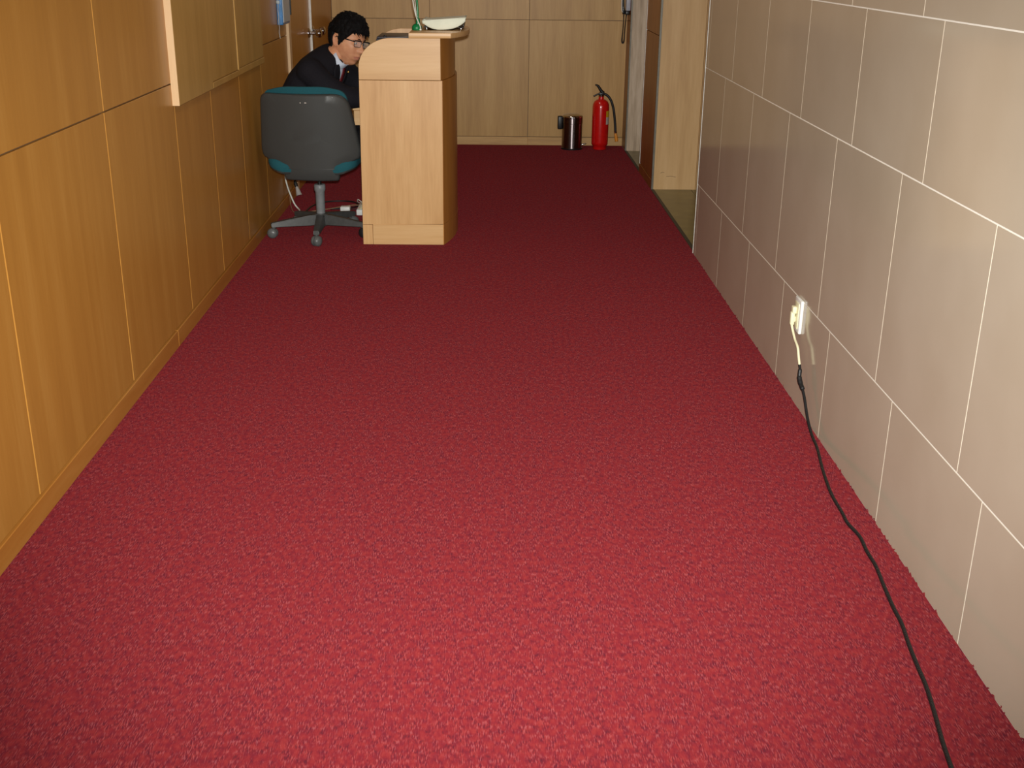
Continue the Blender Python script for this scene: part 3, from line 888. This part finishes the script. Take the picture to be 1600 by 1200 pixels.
for A, sg in ((ARM_R, 1), (ARM_L, -1)):                     # hands resting on the worktop, fingers curled forward
    wr_, dr = A[-1], (A[-1] - A[-2]).normalized()
    dr.z = 0; dr.normalize()
    sd = V((-dr.y, dr.x, 0)) * sg                           # towards the thumb
    palm = wr_ + dr * 0.055
    rings = []
    for q, hw, hh in ((-0.005, 0.027, 0.020), (0.025, 0.034, 0.018), (0.06, 0.041, 0.016), (0.088, 0.040, 0.013), (0.098, 0.036, 0.008)):
        c = wr_ + dr * q + V((0, 0, -0.004 - q * 0.08))
        rings.append([c + sd * hw * math.cos(2 * PI * k / 16) + V((0, 0, hh * math.sin(2 * PI * k / 16))) for k in range(16)])
    body.loft(rings)
    for off, ln in ((0.029, 0.072), (0.010, 0.080), (-0.010, 0.074), (-0.028, 0.058)):
        b0 = wr_ + dr * 0.085 + sd * off + V((0, 0, -0.010))
        d1_ = (dr + sd * off * 2.5).normalized()
        limb(body, [b0, b0 + d1_ * ln * 0.45 + V((0, 0, 0.004)), b0 + d1_ * ln * 0.78 + V((0, 0, -0.006)), b0 + d1_ * ln + V((0, 0, -0.020))], [0.0092, 0.0088, 0.0080, 0.0068], 10)
    t0 = wr_ + dr * 0.030 + sd * 0.030 + V((0, 0, -0.006))
    limb(body, [t0, t0 + (dr * 0.6 + sd * 0.8) * 0.032, t0 + (dr * 0.85 + sd * 0.55) * 0.060 + V((0, 0, -0.008))], [0.0125, 0.0105, 0.008], 10)

def remesh(mb, name, mat, parent, voxel, origin, label=None, smooth_it=2):
    bmesh.ops.recalc_face_normals(mb.bm, faces=mb.bm.faces)
    bmesh.ops.transform(mb.bm, matrix=Matrix.Translation(-V(origin)), verts=mb.bm.verts)
    me = bpy.data.meshes.new('tmp')
    mb.bm.to_mesh(me); mb.bm.free()
    o = bpy.data.objects.new('tmp', me)
    COL.objects.link(o)
    md = o.modifiers.new('r', 'REMESH'); md.mode = 'VOXEL'; md.voxel_size = voxel
    if smooth_it:
        ms = o.modifiers.new('s', 'SMOOTH'); ms.factor = 0.5; ms.iterations = smooth_it
    dg = bpy.context.evaluated_depsgraph_get()
    nm = bpy.data.meshes.new_from_object(o.evaluated_get(dg))
    bpy.data.objects.remove(o); bpy.data.meshes.remove(me)
    nm.name = name
    nm.materials.clear(); nm.materials.append(mat)
    for p in nm.polygons: p.use_smooth = True
    r = bpy.data.objects.new(name, nm)
    COL.objects.link(r)
    r['_o'] = list(origin)
    r.location = V(origin) - (V(parent['_o']) if parent else V((0, 0, 0)))
    if parent: r.parent = parent
    return r

PO = V((-1.0, 6.40, 0.0))
man = remesh(body, 'person', M['skin'], None, 0.0036, PO)
tag(man, 'seated person in dark suit, white collar and glasses, leaning over the desk', 'person')
man.data.materials.append(M['lip'])
HI = HM.inverted()
for p in man.data.polygons:
    q = HI @ (p.center + PO)
    if q.x > 0.05 and ((q.y / 0.025) ** 2 + ((q.z + 0.0665) / 0.010) ** 2) < 1: p.material_index = 1

# clothes
jk = MB()
torso(jk, 0.010)
ARM_WJ = [0.074, 0.068, 0.060, 0.050, 0.043]
for A in (ARM_R, ARM_L):
    A2 = A[:4] + [A[3] + (A[4] - A[3]) * 0.86]
    limb(jk, A2, ARM_WJ)
jacket = remesh(jk, 'suit_jacket', M['suit'], man, 0.006, PO, smooth_it=3)
tj = MB()
for L in (LEG_R, LEG_L):
    limb(tj, L[:4] + [L[4] + V((0, 0, -0.01))], [0.092, 0.086, 0.070, 0.064, 0.054])
tj.ball((-1.0, 6.40, 0.515), 0.10, 3, (1.0, 1.5, 0.85))
remesh(tj, 'trousers', M['trouser'], man, 0.007, PO)
for L in (LEG_R, LEG_L):
    a = L[-1]
    sh = MB()
    prof = [(-0.075, 0.030, 0.052), (-0.055, 0.036, 0.075), (0.0, 0.038, 0.086), (0.06, 0.042, 0.066), (0.12, 0.047, 0.050), (0.17, 0.042, 0.040), (0.195, 0.026, 0.028)]
    rg = []
    for x, hw, hz in prof:
        c = V((a.x + x, a.y, 0.001))
        rg.append([c + V((0, hw * math.cos(2 * PI * k / 16), hz * 0.5 + hz * 0.5 * math.sin(2 * PI * k / 16))) for k in range(16)])
    sh.loft(rg)
    sh.build('shoe', M['shoe'], man, smooth=50)

# collar, shirt front, tie, lapels follow the jacket's chest
UPV = (HC_ - V((-0.90, 6.395, 0.92))).normalized()
def neck_ring(r, c, up, z):
    f_ = (FDIR - up * FDIR.dot(up)).normalized()
    return [c + up * z + f_ * r * math.cos(2 * PI * k / 28) * 1.0 + SDIR * r * math.sin(2 * PI * k / 28) for k in range(28)]
NUP = V((0.85, 0.0, 0.47)).normalized()
NC = V((-0.793, 6.398, 0.956))
cl = MB()
cl.loft([neck_ring(0.076, NC, NUP, -0.036), neck_ring(0.074, NC, NUP, -0.008), neck_ring(0.070, NC, NUP, 0.016), neck_ring(0.067, NC, NUP, 0.017), neck_ring(0.066, NC, NUP, -0.012)])
cl.build('shirt_collar', M['shirt'], man, smooth=40)

TF = V((0.86, 0, -0.50)).normalized()
def chest(s, t):
    """a point on the front of the chest: s to his left, t down from the throat (m)"""
    base = V((-0.755, 6.372, 0.926))
    dn = V((-0.45, 0.02, -0.86)).normalized()
    return base + SDIR * s + dn * t + FDIR * (0.006 - 2.6 * s * s)
jk_bv = None
from mathutils.bvhtree import BVHTree
bvh = BVHTree.FromPolygons([v.co + PO for v in jacket.data.vertices], [tuple(p.vertices) for p in jacket.data.polygons])
def on_jacket(p, off):
    loc, nor, _, _ = bvh.find_nearest(p)
    return loc + nor * off
def patch(fn, nu, nv, off, name, mat, th=0.003, label=None):
    g = MB().grid(lambda u, v: on_jacket(fn(u, v), off), nu, nv)
    o = g.build(name, mat, man, smooth=True)
    sm_ = o.modifiers.new('thick', 'SOLIDIFY'); sm_.thickness = th; sm_.offset = 0
    return o
def vee(u, v):                                              # white shirt front, a V
    t = 0.0 + v * 0.15
    hw = 0.048 * (1 - v) + 0.004
    return chest((u - 0.5) * 2 * hw, t)
patch(vee, 8, 12, 0.003, 'shirt_front', M['shirt'])
def tie_f(u, v):
    t = 0.010 + v * 0.16
    hw = 0.012 + 0.012 * v
    return chest((u - 0.5) * 2 * hw, t)
patch(tie_f, 4, 12, 0.008, 'tie', M['tie'], 0.004)
for sg in (-1, 1):
    def lap(u, v, sg=sg):
        t = 0.004 + v * 0.18
        inn = 0.058 * (1 - max(0, t) / 0.17) + 0.003 if t < 0.17 else 0.003
        wd = 0.050 if 0.18 < v else 0.030 + 0.1 * v
        wd *= (1 - max(0, v - 0.6) * 1.9)
        return chest(sg * (inn + u * wd), t)
    patch(lap, 6, 16, 0.008, 'lapel', M['suit'], 0.005)
pin = on_jacket(chest(0.064, 0.060), 0.014)
MB().ball(pin, 0.006, 2, (1, 1, 1)).build('lapel_pin', M['gold'], man, smooth=True)

# hair: a cap grown from the skull plus locks
hb = MB()
r_ = bmesh.ops.create_icosphere(hb.bm, subdivisions=6, radius=1)
def hair_amount(d):
    """1 inside the hairline, 0 on the face and neck"""
    p = head_pt(d, False)
    az = math.degrees(math.atan2(abs(d.y), d.x))            # 0 = forehead, 90 = ear, 180 = nape
    if az < 42: line = 0.060 + 0.006 * math.sin(az * 0.7) - 0.010 * (az / 42)
    elif az < 64: line = 0.050 - (az - 42) / 22 * 0.038
    elif az < 84: line = 0.012 - (az - 64) / 20 * 0.040
    elif az < 108: line = 0.028 if az > 86 else 0.0
    elif az < 118: line = 0.028 - (az - 108) / 10 * 0.080
    else: line = -0.052 - (az - 118) / 62 * 0.022
    return max(0.0, min(1.0, (p.z - line) / 0.008 + 0.5))
for v in r_['verts']:
    d = v.co.normalized()
    a = hair_amount(d)
    p = head_pt(d, False)
    top = max(0, p.z / 0.12)
    th = 0.010 + 0.016 * top ** 0.8 + (0.006 if d.x > 0.3 and p.z > 0.05 else 0)
    nz = noise.noise(V((d.x * 6, d.y * 6, d.z * 6))) * 0.005 + noise.noise(d * 16) * 0.0035
    rr_ = (th + nz * (0.5 + top)) * a - 0.012 * (1 - a)
    v.co = HM @ (p + d * rr_)
kill = [v for v in hb.bm.verts if hair_amount((HI @ v.co).normalized()) <= 0.0 and (HI @ v.co).z < 0.05]
for k in range(640):                                        # tapered locks
    while True:
        d = V((random.gauss(0, 1), random.gauss(0, 1), random.gauss(0.4, 0.8)))
        if d.length < 0.01: continue
        d.normalize()
        if 80 < math.degrees(math.atan2(abs(d.y), d.x)) < 114 and head_pt(d, False).z < 0.055: continue
        if hair_amount(d) > 0.6: break
    p = head_pt(d, False)
    top = max(0, p.z / 0.12)
    root = p + d * (0.004 + 0.012 * top)
    if d.x > 0.2 and p.z > 0.04: fl_d = V((0.9, random.gauss(0, 0.5), -0.55))
    elif p.z > 0.07: fl_d = V((random.gauss(0.35, 0.5), random.gauss(0, 0.5), 0.45 + random.gauss(0, 0.2)))
    else: fl_d = V((-0.15 + random.gauss(0, 0.25), 0, -1.0))
    fl_d = (fl_d - d * fl_d.dot(d)).normalized()
    ln = 0.018 + 0.026 * top * random.random() + (0.008 if p.z > 0.04 else 0)
    if 55 < math.degrees(math.atan2(abs(d.y), d.x)) < 122 and p.z < 0.065: ln *= 0.45
    lift = 0.004 + 0.008 * top * random.random()
    p1 = root + fl_d * ln * 0.5 + d * lift
    p2 = root + fl_d * ln + d * lift * (0.8 if p.z > 0.05 else 0.2)
    hb.tube([HM @ root, HM @ p1, HM @ p2], [0.0042, 0.0034, 0.0006], 5)
hb.build('hair', M['hair'], man, smooth=True)

# eyes, brows
for sg in (-1, 1):
    ec = V((0.0835, sg * 0.031, 0.006))
    e = MB().ball(HM @ ec, 0.0095, 3, (0.7, 1.25, 0.62), HR)
    eye = e.build('eye', M['eye_white'], man, smooth=True)
    MB().ball(HM @ (ec + V((0.0048, 0.0, -0.0018))), 0.0046, 2, (0.55, 1, 1), HR).build('iris', M['iris'], eye, smooth=True)
    ld_ = [HM @ (ec + V((0.0042 - 0.004 * (t_ / 0.014) ** 2, t_, 0.0052 - 0.0028 * (t_ / 0.014) ** 2))) for t_ in (-0.014, -0.007, 0, 0.007, 0.014)]
    MB().tube(ld_, 0.0024, 8).build('eyelid', M['skin'], man, smooth=True)
    br_ = []
    for t_ in (-0.017, -0.008, 0.0, 0.009, 0.018):
        dd = V((0.94, sg * (0.31) + t_ * 8.0, 0.24)).normalized()
        q = head_pt(dd)
        q.z = 0.0275 - 0.004 * (sg * t_ / 0.018) ** 2
        br_.append(HM @ (q + V((0.0035, 0, 0))))
    MB().tube(br_, [0.0012, 0.0030, 0.0032, 0.0028, 0.0010], 8).build('eyebrow', M['hair'], man, smooth=True)

# spectacles
gl = bpy.data.objects.new('glasses', None)
COL.objects.link(gl); gl.parent = man; gl['_o'] = list(HC_); gl.location = HC_ - PO
fm = MB()
for sg in (-1, 1):
    c = V((0.104, sg * 0.033, 0.004))
    hw, hh = 0.025, 0.0155
    loop = []
    for x, y in rrect(hw, hh, 0.009, 4):
        loop.append(HM @ (c + V((-0.22 * abs(c.y + x) ** 1.0 * 0.35 if True else 0, x, y))))
    loop.append(loop[0])
    fm.tube(loop, 0.0016, 6)
    top_ = [HM @ (c + V((-0.077 * abs(c.y + x), x, hh))) for x in (-hw, -hw / 2, 0, hw / 2, hw)]
    fm.tube(top_, 0.0034, 6)
    hinge = c + V((-0.077 * abs(c.y + sg * hw), sg * hw, hh - 0.004))
    fm.tube([HM @ hinge, HM @ (hinge + V((-0.006, sg * 0.013, 0))), HM @ V((0.04, sg * 0.0785, 0.014)), HM @ V((-0.004, sg * 0.0815, 0.014)), HM @ V((-0.022, sg * 0.080, 0.002))], [0.0034, 0.0034, 0.0032, 0.0028, 0.0022], 6)
fm.tube([HM @ V((0.1035, -0.009, 0.009)), HM @ V((0.1065, 0, 0.012)), HM @ V((0.1035, 0.009, 0.009))], 0.0018, 6)
fm.build('spectacle_frame', M['black_gloss'], gl, smooth=True)
for sg in (-1, 1):
    c = V((0.104, sg * 0.033, 0.004))
    MB().prism([HM @ (c + V((-0.077 * abs(c.y + x), x, y))) for x, y in rrect(0.0245, 0.015, 0.0088, 4)], HR.to_3x3() @ V((0.0012, 0, 0))).build('lens', M['glass'], gl)

# ------------------------------------------------------------------ pedal bin and extinguisher at the far wall
BC = V((0.683, 9.335, 0.001))
pb = thing('pedal_bin', BC, 'small polished steel pedal bin with black hinge, by the far wall', 'bin')
MB().lathe([(0, 0), (0.086, 0), (0.087, 0.010), (0.083, 0.012)], BC, 40).build('base_ring', M['black'], pb, smooth=40)
MB().lathe([(0.0815, 0.010), (0.0815, 0.205), (0.079, 0.207)], BC, 48).build('bin_body', M['bin_steel'], pb, smooth=40)
MB().lathe([(0.080, 0.205), (0.0835, 0.207), (0.0835, 0.248), (0.081, 0.250), (0, 0.250)], BC, 48).build('upper_band', M['bin_steel'], pb, smooth=40)
MB().lathe([(0.0838, 0.2505), (0.0842, 0.258), (0.078, 0.268), (0.055, 0.277), (0.02, 0.281), (0, 0.2815)], BC, 48).build('lid', M['chrome'], pb, smooth=60)
MB().box((BC.x - 0.118, BC.y - 0.022, 0.158), (BC.x - 0.080, BC.y + 0.022, 0.262), 0.008, 3).build('hinge', M['black'], pb, smooth=40)
MB().box((BC.x + 0.070, BC.y - 0.02, 0.012), (BC.x + 0.125, BC.y + 0.016, 0.020), 0.003, 2, Matrix.Translation(BC) @ Matrix.Rotation(math.radians(-14), 4, 'Y') @ Matrix.Translation(-BC)).build('pedal', M['chrome'], pb, smooth=40)

EC = V((0.908, 9.32, 0.001))
ex = thing('fire_extinguisher', EC, 'red fire extinguisher with black hose standing on carpet by the far wall', 'fire extinguisher')
MB().lathe([(0, 0), (0.050, 0), (0.054, 0.004), (0.054, 0.026), (0.058, 0.032), (0.066, 0.044), (0.0668, 0.06), (0.0668, 0.335), (0.064, 0.358), (0.055, 0.378), (0.038, 0.392), (0.022, 0.398), (0.0205, 0.418), (0, 0.418)], EC, 48).build('cylinder_body', M['red'], ex, smooth=40)
MB().lathe([(0.019, 0.417), (0.023, 0.419), (0.023, 0.432), (0.016, 0.436), (0, 0.436)], EC, 24).build('valve_collar', M['chrome'], ex, smooth=40)
MB().box((EC.x - 0.020, EC.y - 0.013, 0.430), (EC.x + 0.026, EC.y + 0.013, 0.450), 0.004, 2).build('valve_block', M['black'], ex, smooth=40)
MB().tube(smooth_path([(EC.x + 0.018, EC.y, 0.446), (EC.x - 0.002, EC.y, 0.462), (EC.x - 0.018, EC.y, 0.486), (EC.x - 0.032, EC.y, 0.502), (EC.x - 0.052, EC.y, 0.510)]), [0.018] * 6 + [0.017] * 6 + [0.0145] * 6 + [0.0125, 0.012, 0.011, 0.010, 0.009, 0.008, 0.005], 12, 0.7).build('squeeze_lever', M['black'], ex, smooth=True)
MB().tube(smooth_path([(EC.x + 0.01, EC.y, 0.438), (EC.x - 0.022, EC.y, 0.438), (EC.x - 0.042, EC.y, 0.430), (EC.x - 0.062, EC.y, 0.419)]), 0.0065, 10).build('carry_handle', M['black'], ex, smooth=True)
hp = smooth_path([(EC.x + 0.022, EC.y, 0.440), (EC.x + 0.052, EC.y - 0.004, 0.424), (EC.x + 0.080, EC.y - 0.008, 0.385), (EC.x + 0.100, EC.y - 0.010, 0.325), (EC.x + 0.112, EC.y - 0.010, 0.255), (EC.x + 0.120, EC.y - 0.010, 0.190), (EC.x + 0.123, EC.y - 0.010, 0.150)])
MB().tube(hp, 0.0098, 12).build('hose', M['rubber'], ex, smooth=True)
MB().tube([(EC.x + 0.1225, EC.y - 0.01, 0.152), (EC.x + 0.126, EC.y - 0.01, 0.132)], 0.0105, 14).build('hose_ferrule', M['chrome'], ex, smooth=40)
MB().tube([(EC.x + 0.126, EC.y - 0.01, 0.132), (EC.x + 0.129, EC.y - 0.01, 0.110), (EC.x + 0.136, EC.y - 0.01, 0.068)], [0.0095, 0.012, 0.0135], 14).build('nozzle', M['orange'], ex, smooth=40)
def stick(a0, a1, z0, z1, name, mat):
    b = MB().grid(lambda u, v: (EC.x + 0.0673 * math.cos(math.radians(a0 + (a1 - a0) * u)), EC.y + 0.0673 * math.sin(math.radians(a0 + (a1 - a0) * u)), z0 + (z1 - z0) * v), 10, 2)
    return b.build(name, mat, ex, smooth=True)
tag(stick(-53, 5, 0.262, 0.310, 'sticker', M['yellow']), 'yellow upper sticker')
tag(stick(-53, 5, 0.205, 0.2615, 'sticker', M['label_white']), 'white lower sticker')

# ------------------------------------------------------------------ wall telephone on the stub of wall by the far corner
PY, PZ = 9.36, 1.06
ph = thing('wall_telephone', (XP, PY, PZ), 'grey wall telephone with black handset and looped cord, by the far right corner', 'telephone')
MB().box((XP - 0.034, PY - 0.04, PZ + 0.010), (XP, PY + 0.06, PZ + 0.23), 0.006, 2).build('phone_body', M['phone_grey'], ph, smooth=40)
MB().box((XP - 0.036, PY - 0.03, PZ - 0.020), (XP - 0.004, PY + 0.05, PZ + 0.0095), 0.004, 2).build('cradle', M['black'], ph, smooth=40)
MB().tube(smooth_path([(XP - 0.044, PY, PZ - 0.016), (XP - 0.052, PY, PZ + 0.03), (XP - 0.056, PY, PZ + 0.10), (XP - 0.054, PY, PZ + 0.17), (XP - 0.046, PY, PZ + 0.22)]), [0.012] * 6 + [0.010] * 13 + [0.012] * 6, 12).build('handset', M['black_gloss'], ph, smooth=True)
MB().tube(smooth_path([(XP - 0.0655, PY - 0.004, PZ + 0.22), (XP - 0.067, PY - 0.006, PZ + 0.10), (XP - 0.064, PY - 0.006, PZ + 0.02), (XP - 0.057, PY - 0.006, PZ - 0.002)]), 0.0035, 8).build('handset_edge', M['white_plastic'], ph, smooth=True)
cpts = smooth_path([(XP - 0.046, PY, PZ - 0.02), (XP - 0.046, PY, PZ - 0.09), (XP - 0.050, PY, PZ - 0.17), (XP - 0.052, PY, PZ - 0.215), (XP - 0.045, PY, PZ - 0.235), (XP - 0.036, PY, PZ - 0.215), (XP - 0.034, PY, PZ - 0.15), (XP - 0.030, PY, PZ - 0.08), (XP - 0.026, PY, PZ - 0.018)], 8)
coil = []
for i in range(len(cpts) - 1):
    for k in range(6):
        q = cpts[i].lerp(cpts[i + 1], k / 6)
        a = (i * 6 + k) * 2 * PI / 6
        coil.append(q + V((math.cos(a) * 0.0042, math.sin(a) * 0.0042, 0)))
MB().tube(coil, 0.0024, 5).build('coiled_cord', M['rubber'], ph, smooth=True)

# ------------------------------------------------------------------ outlet, plug and extension cord on the right
OY, OZ = 3.812, 0.316
oc = thing('wall_outlet', (XR, OY, OZ), 'white plastic wall outlet on the lower tiles of the right wall', 'outlet')
MB().box((XR - 0.011, OY - 0.040, OZ - 0.060), (XR + 0.0005, OY + 0.040, OZ + 0.060), 0.004, 3).build('cover_plate', M['white_plastic'], oc, smooth=40)
MB().box((XR - 0.015, OY - 0.026, OZ - 0.046), (XR - 0.011, OY + 0.026, OZ + 0.046), 0.002, 2).build('socket_insert', M['cream'], oc, smooth=40)
xc = thing('extension_cord', (XR - 0.03, OY, 0.26), 'cream plug and flex spliced to a long black cord along the right wall', 'cord')
pg = MB()
pg.box((XR - 0.030, OY - 0.012, OZ + 0.006), (XR - 0.015, OY + 0.014, OZ + 0.032), 0.004, 3)
pg.box((XR - 0.034, OY - 0.010, OZ - 0.036), (XR - 0.019, OY + 0.010, OZ + 0.012), 0.005, 3)
pg.box((XR - 0.024, OY - 0.008, OZ - 0.024), (XR - 0.015, OY + 0.010, OZ - 0.004), 0.003, 2)
pg.build('plug', M['cream'], xc, smooth=40)
cr = smooth_path([(XR - 0.027, OY, OZ - 0.028), (XR - 0.026, OY - 0.012, OZ - 0.045), (XR - 0.024, 3.760, 0.243), (XR - 0.024, 3.715, 0.228), (XR - 0.024, 3.690, 0.200), (XR - 0.024, 3.664, 0.172)])
MB().tube(cr, 0.0044, 10).build('cream_flex', M['cream'], xc, smooth=True)
MB().tube(smooth_path([(XR - 0.024, 3.672, 0.180), (XR - 0.024, 3.660, 0.166), (XR - 0.026, 3.652, 0.142), (XR - 0.024, 3.634, 0.124), (XR - 0.021, 3.612, 0.112)]), [0.0048] * 6 + [0.0072] * 6 + [0.0090] * 6 + [0.0080] * 6 + [0.005], 10).build('splice_tape', M['rubber'], xc, smooth=True)
FLR = [(1.070, 3.361), (1.040, 3.177), (1.022, 3.026), (1.019, 2.911), (1.016, 2.840), (1.026, 2.765), (1.020, 2.680), (1.019, 2.602), (1.008, 2.505), (0.998, 2.400), (0.994, 2.329), (0.980, 2.235), (0.970, 2.147), (0.964, 2.087), (0.953, 2.019), (0.943, 1.965), (0.929, 1.893), (0.917, 1.815), (0.90, 1.70), (0.87, 1.4), (0.83, 0.8), (0.80, 0.2)]
cp = [(XR - 0.022, 3.618, 0.115), (XR - 0.020, 3.588, 0.092), (XR - 0.020, 3.545, 0.055), (XR - 0.020, 3.505, 0.028), (1.078, 3.45, 0.0085)] + [(x, y, 0.0062) for x, y in FLR]
MB().tube(smooth_path(cp, 6), 0.0050, 10).build('black_cord', M['rubber'], xc, smooth=True)

# ------------------------------------------------------------------ cables behind the chair
wc = thing('white_cable', (-1.22, 6.93, 0.3), 'white cable hanging down the left wall behind the chair', 'cable')
MB().tube(smooth_path([(XL + 0.012, 6.95, 0.62), (XL + 0.012, 6.95, 0.42), (XL + 0.012, 6.94, 0.22), (XL + 0.018, 6.95, 0.15), (XL + 0.035, 6.96, 0.085), (-1.178, 6.955, 0.032), (-1.150, 6.93, 0.006), (-1.125, 6.84, 0.006)]), 0.0048, 8).build('cable_sheath', M['white_wire'], wc, smooth=True)
for z in (0.56, 0.40): pbox('cable_clip', (XL, 6.938, z), (XL + 0.019, 6.962, z + 0.02), M['white_wire'], wc)
tc_ = thing('thin_cable', (-1.22, 7.0, 0.0), 'thin tan cable looping off the skirting onto the carpet behind the chair', 'cable')
MB().tube(smooth_path([(XL + 0.010, 7.09, 0.072), (XL + 0.015, 7.04, 0.05), (XL + 0.030, 6.98, 0.012), (-1.17, 6.86, 0.004), (-1.12, 6.82, 0.016), (-1.06, 6.83, 0.016), (-0.98, 6.90, 0.014), (-0.86, 7.00, 0.016), (-0.80, 7.03, 0.014), (-0.74, 7.04, 0.004), (-0.65, 7.0, 0.004)]), 0.0026, 7).build('cable_sheath', M['tan_wire'], tc_, smooth=True)
bc_ = thing('black_cable', (-0.98, 7.1, 0.0), 'black cable curving across the carpet behind the chair column', 'cable')
MB().tube(smooth_path([(-1.10, 6.86, 0.0055), (-1.085, 7.02, 0.0055), (-1.04, 7.14, 0.0055), (-0.94, 7.19, 0.0055), (-0.84, 7.16, 0.0055), (-0.80, 7.05, 0.0055), (-0.86, 6.98, 0.0055), (-0.96, 6.95, 0.0055)]), 0.0048, 8).build('cable_sheath', M['rubber'], bc_, smooth=True)
hp_ = thing('hanging_plug', (-1.20, 7.2, 0.1), 'black lead with clear plug hanging by the left wall behind the chair', 'plug')
MB().tube(smooth_path([(XL + 0.012, 7.26, 0.62), (XL + 0.014, 7.26, 0.40), (XL + 0.016, 7.255, 0.17), (XL + 0.018, 7.25, 0.125), (XL + 0.022, 7.247, 0.098)]), 0.0045, 8).build('lead', M['rubber'], hp_, smooth=True)
MB().tube([(XL + 0.014, 7.256, 0.120), (XL + 0.020, 7.25, 0.100), (XL + 0.026, 7.243, 0.082)], [0.007, 0.013, 0.009], 10).build('strain_relief', M['rubber'], hp_, smooth=40)
MB().tube([(XL + 0.026, 7.243, 0.084), (XL + 0.034, 7.238, 0.060), (XL + 0.042, 7.230, 0.032)], [0.008, 0.014, 0.019], 10).build('plug_cap', M['clear'], hp_, smooth=40)
ad = thing('power_adapter', (-0.865, 6.92, 0), 'small white adapter lying on carpet behind the chair base', 'adapter')
MB().box((-0.895, 6.895, 0.001), (-0.835, 6.945, 0.030), 0.007, 3).build('adapter_case', M['white_plastic'], ad, smooth=40)
MB().tube(smooth_path([(-0.838, 6.92, 0.014), (-0.815, 6.925, 0.010), (-0.785, 6.93, 0.014)]), 0.003, 7).build('adapter_lead', M['rubber'], ad, smooth=True)
ps = thing('power_strip', (-0.74, 6.87, 0), 'white power strip with thin lead on carpet beside the desk panel', 'power strip')
MB().box((-0.785, 6.79, 0.001), (-0.715, 7.02, 0.036), 0.006, 3).build('strip_case', M['white_plastic'], ps, smooth=40)
for k in range(3):
    MB().lathe([(0.022, 0), (0.022, 0.003), (0.018, 0.003), (0.017, -0.002), (0, -0.002)], (-0.75, 6.83 + k * 0.07, 0.0365), 20).build('socket', M['cream'], ps, smooth=40)
MB().tube(smooth_path([(-0.76, 6.97, 0.037), (-0.795, 7.0, 0.055), (-0.80, 7.04, 0.030), (-0.76, 7.10, 0.006), (-0.68, 7.12, 0.005)]), 0.0028, 7).build('strip_lead', M['white_wire'], ps, smooth=True)

for o in bpy.data.objects:
    if '_o' in o: del o['_o']
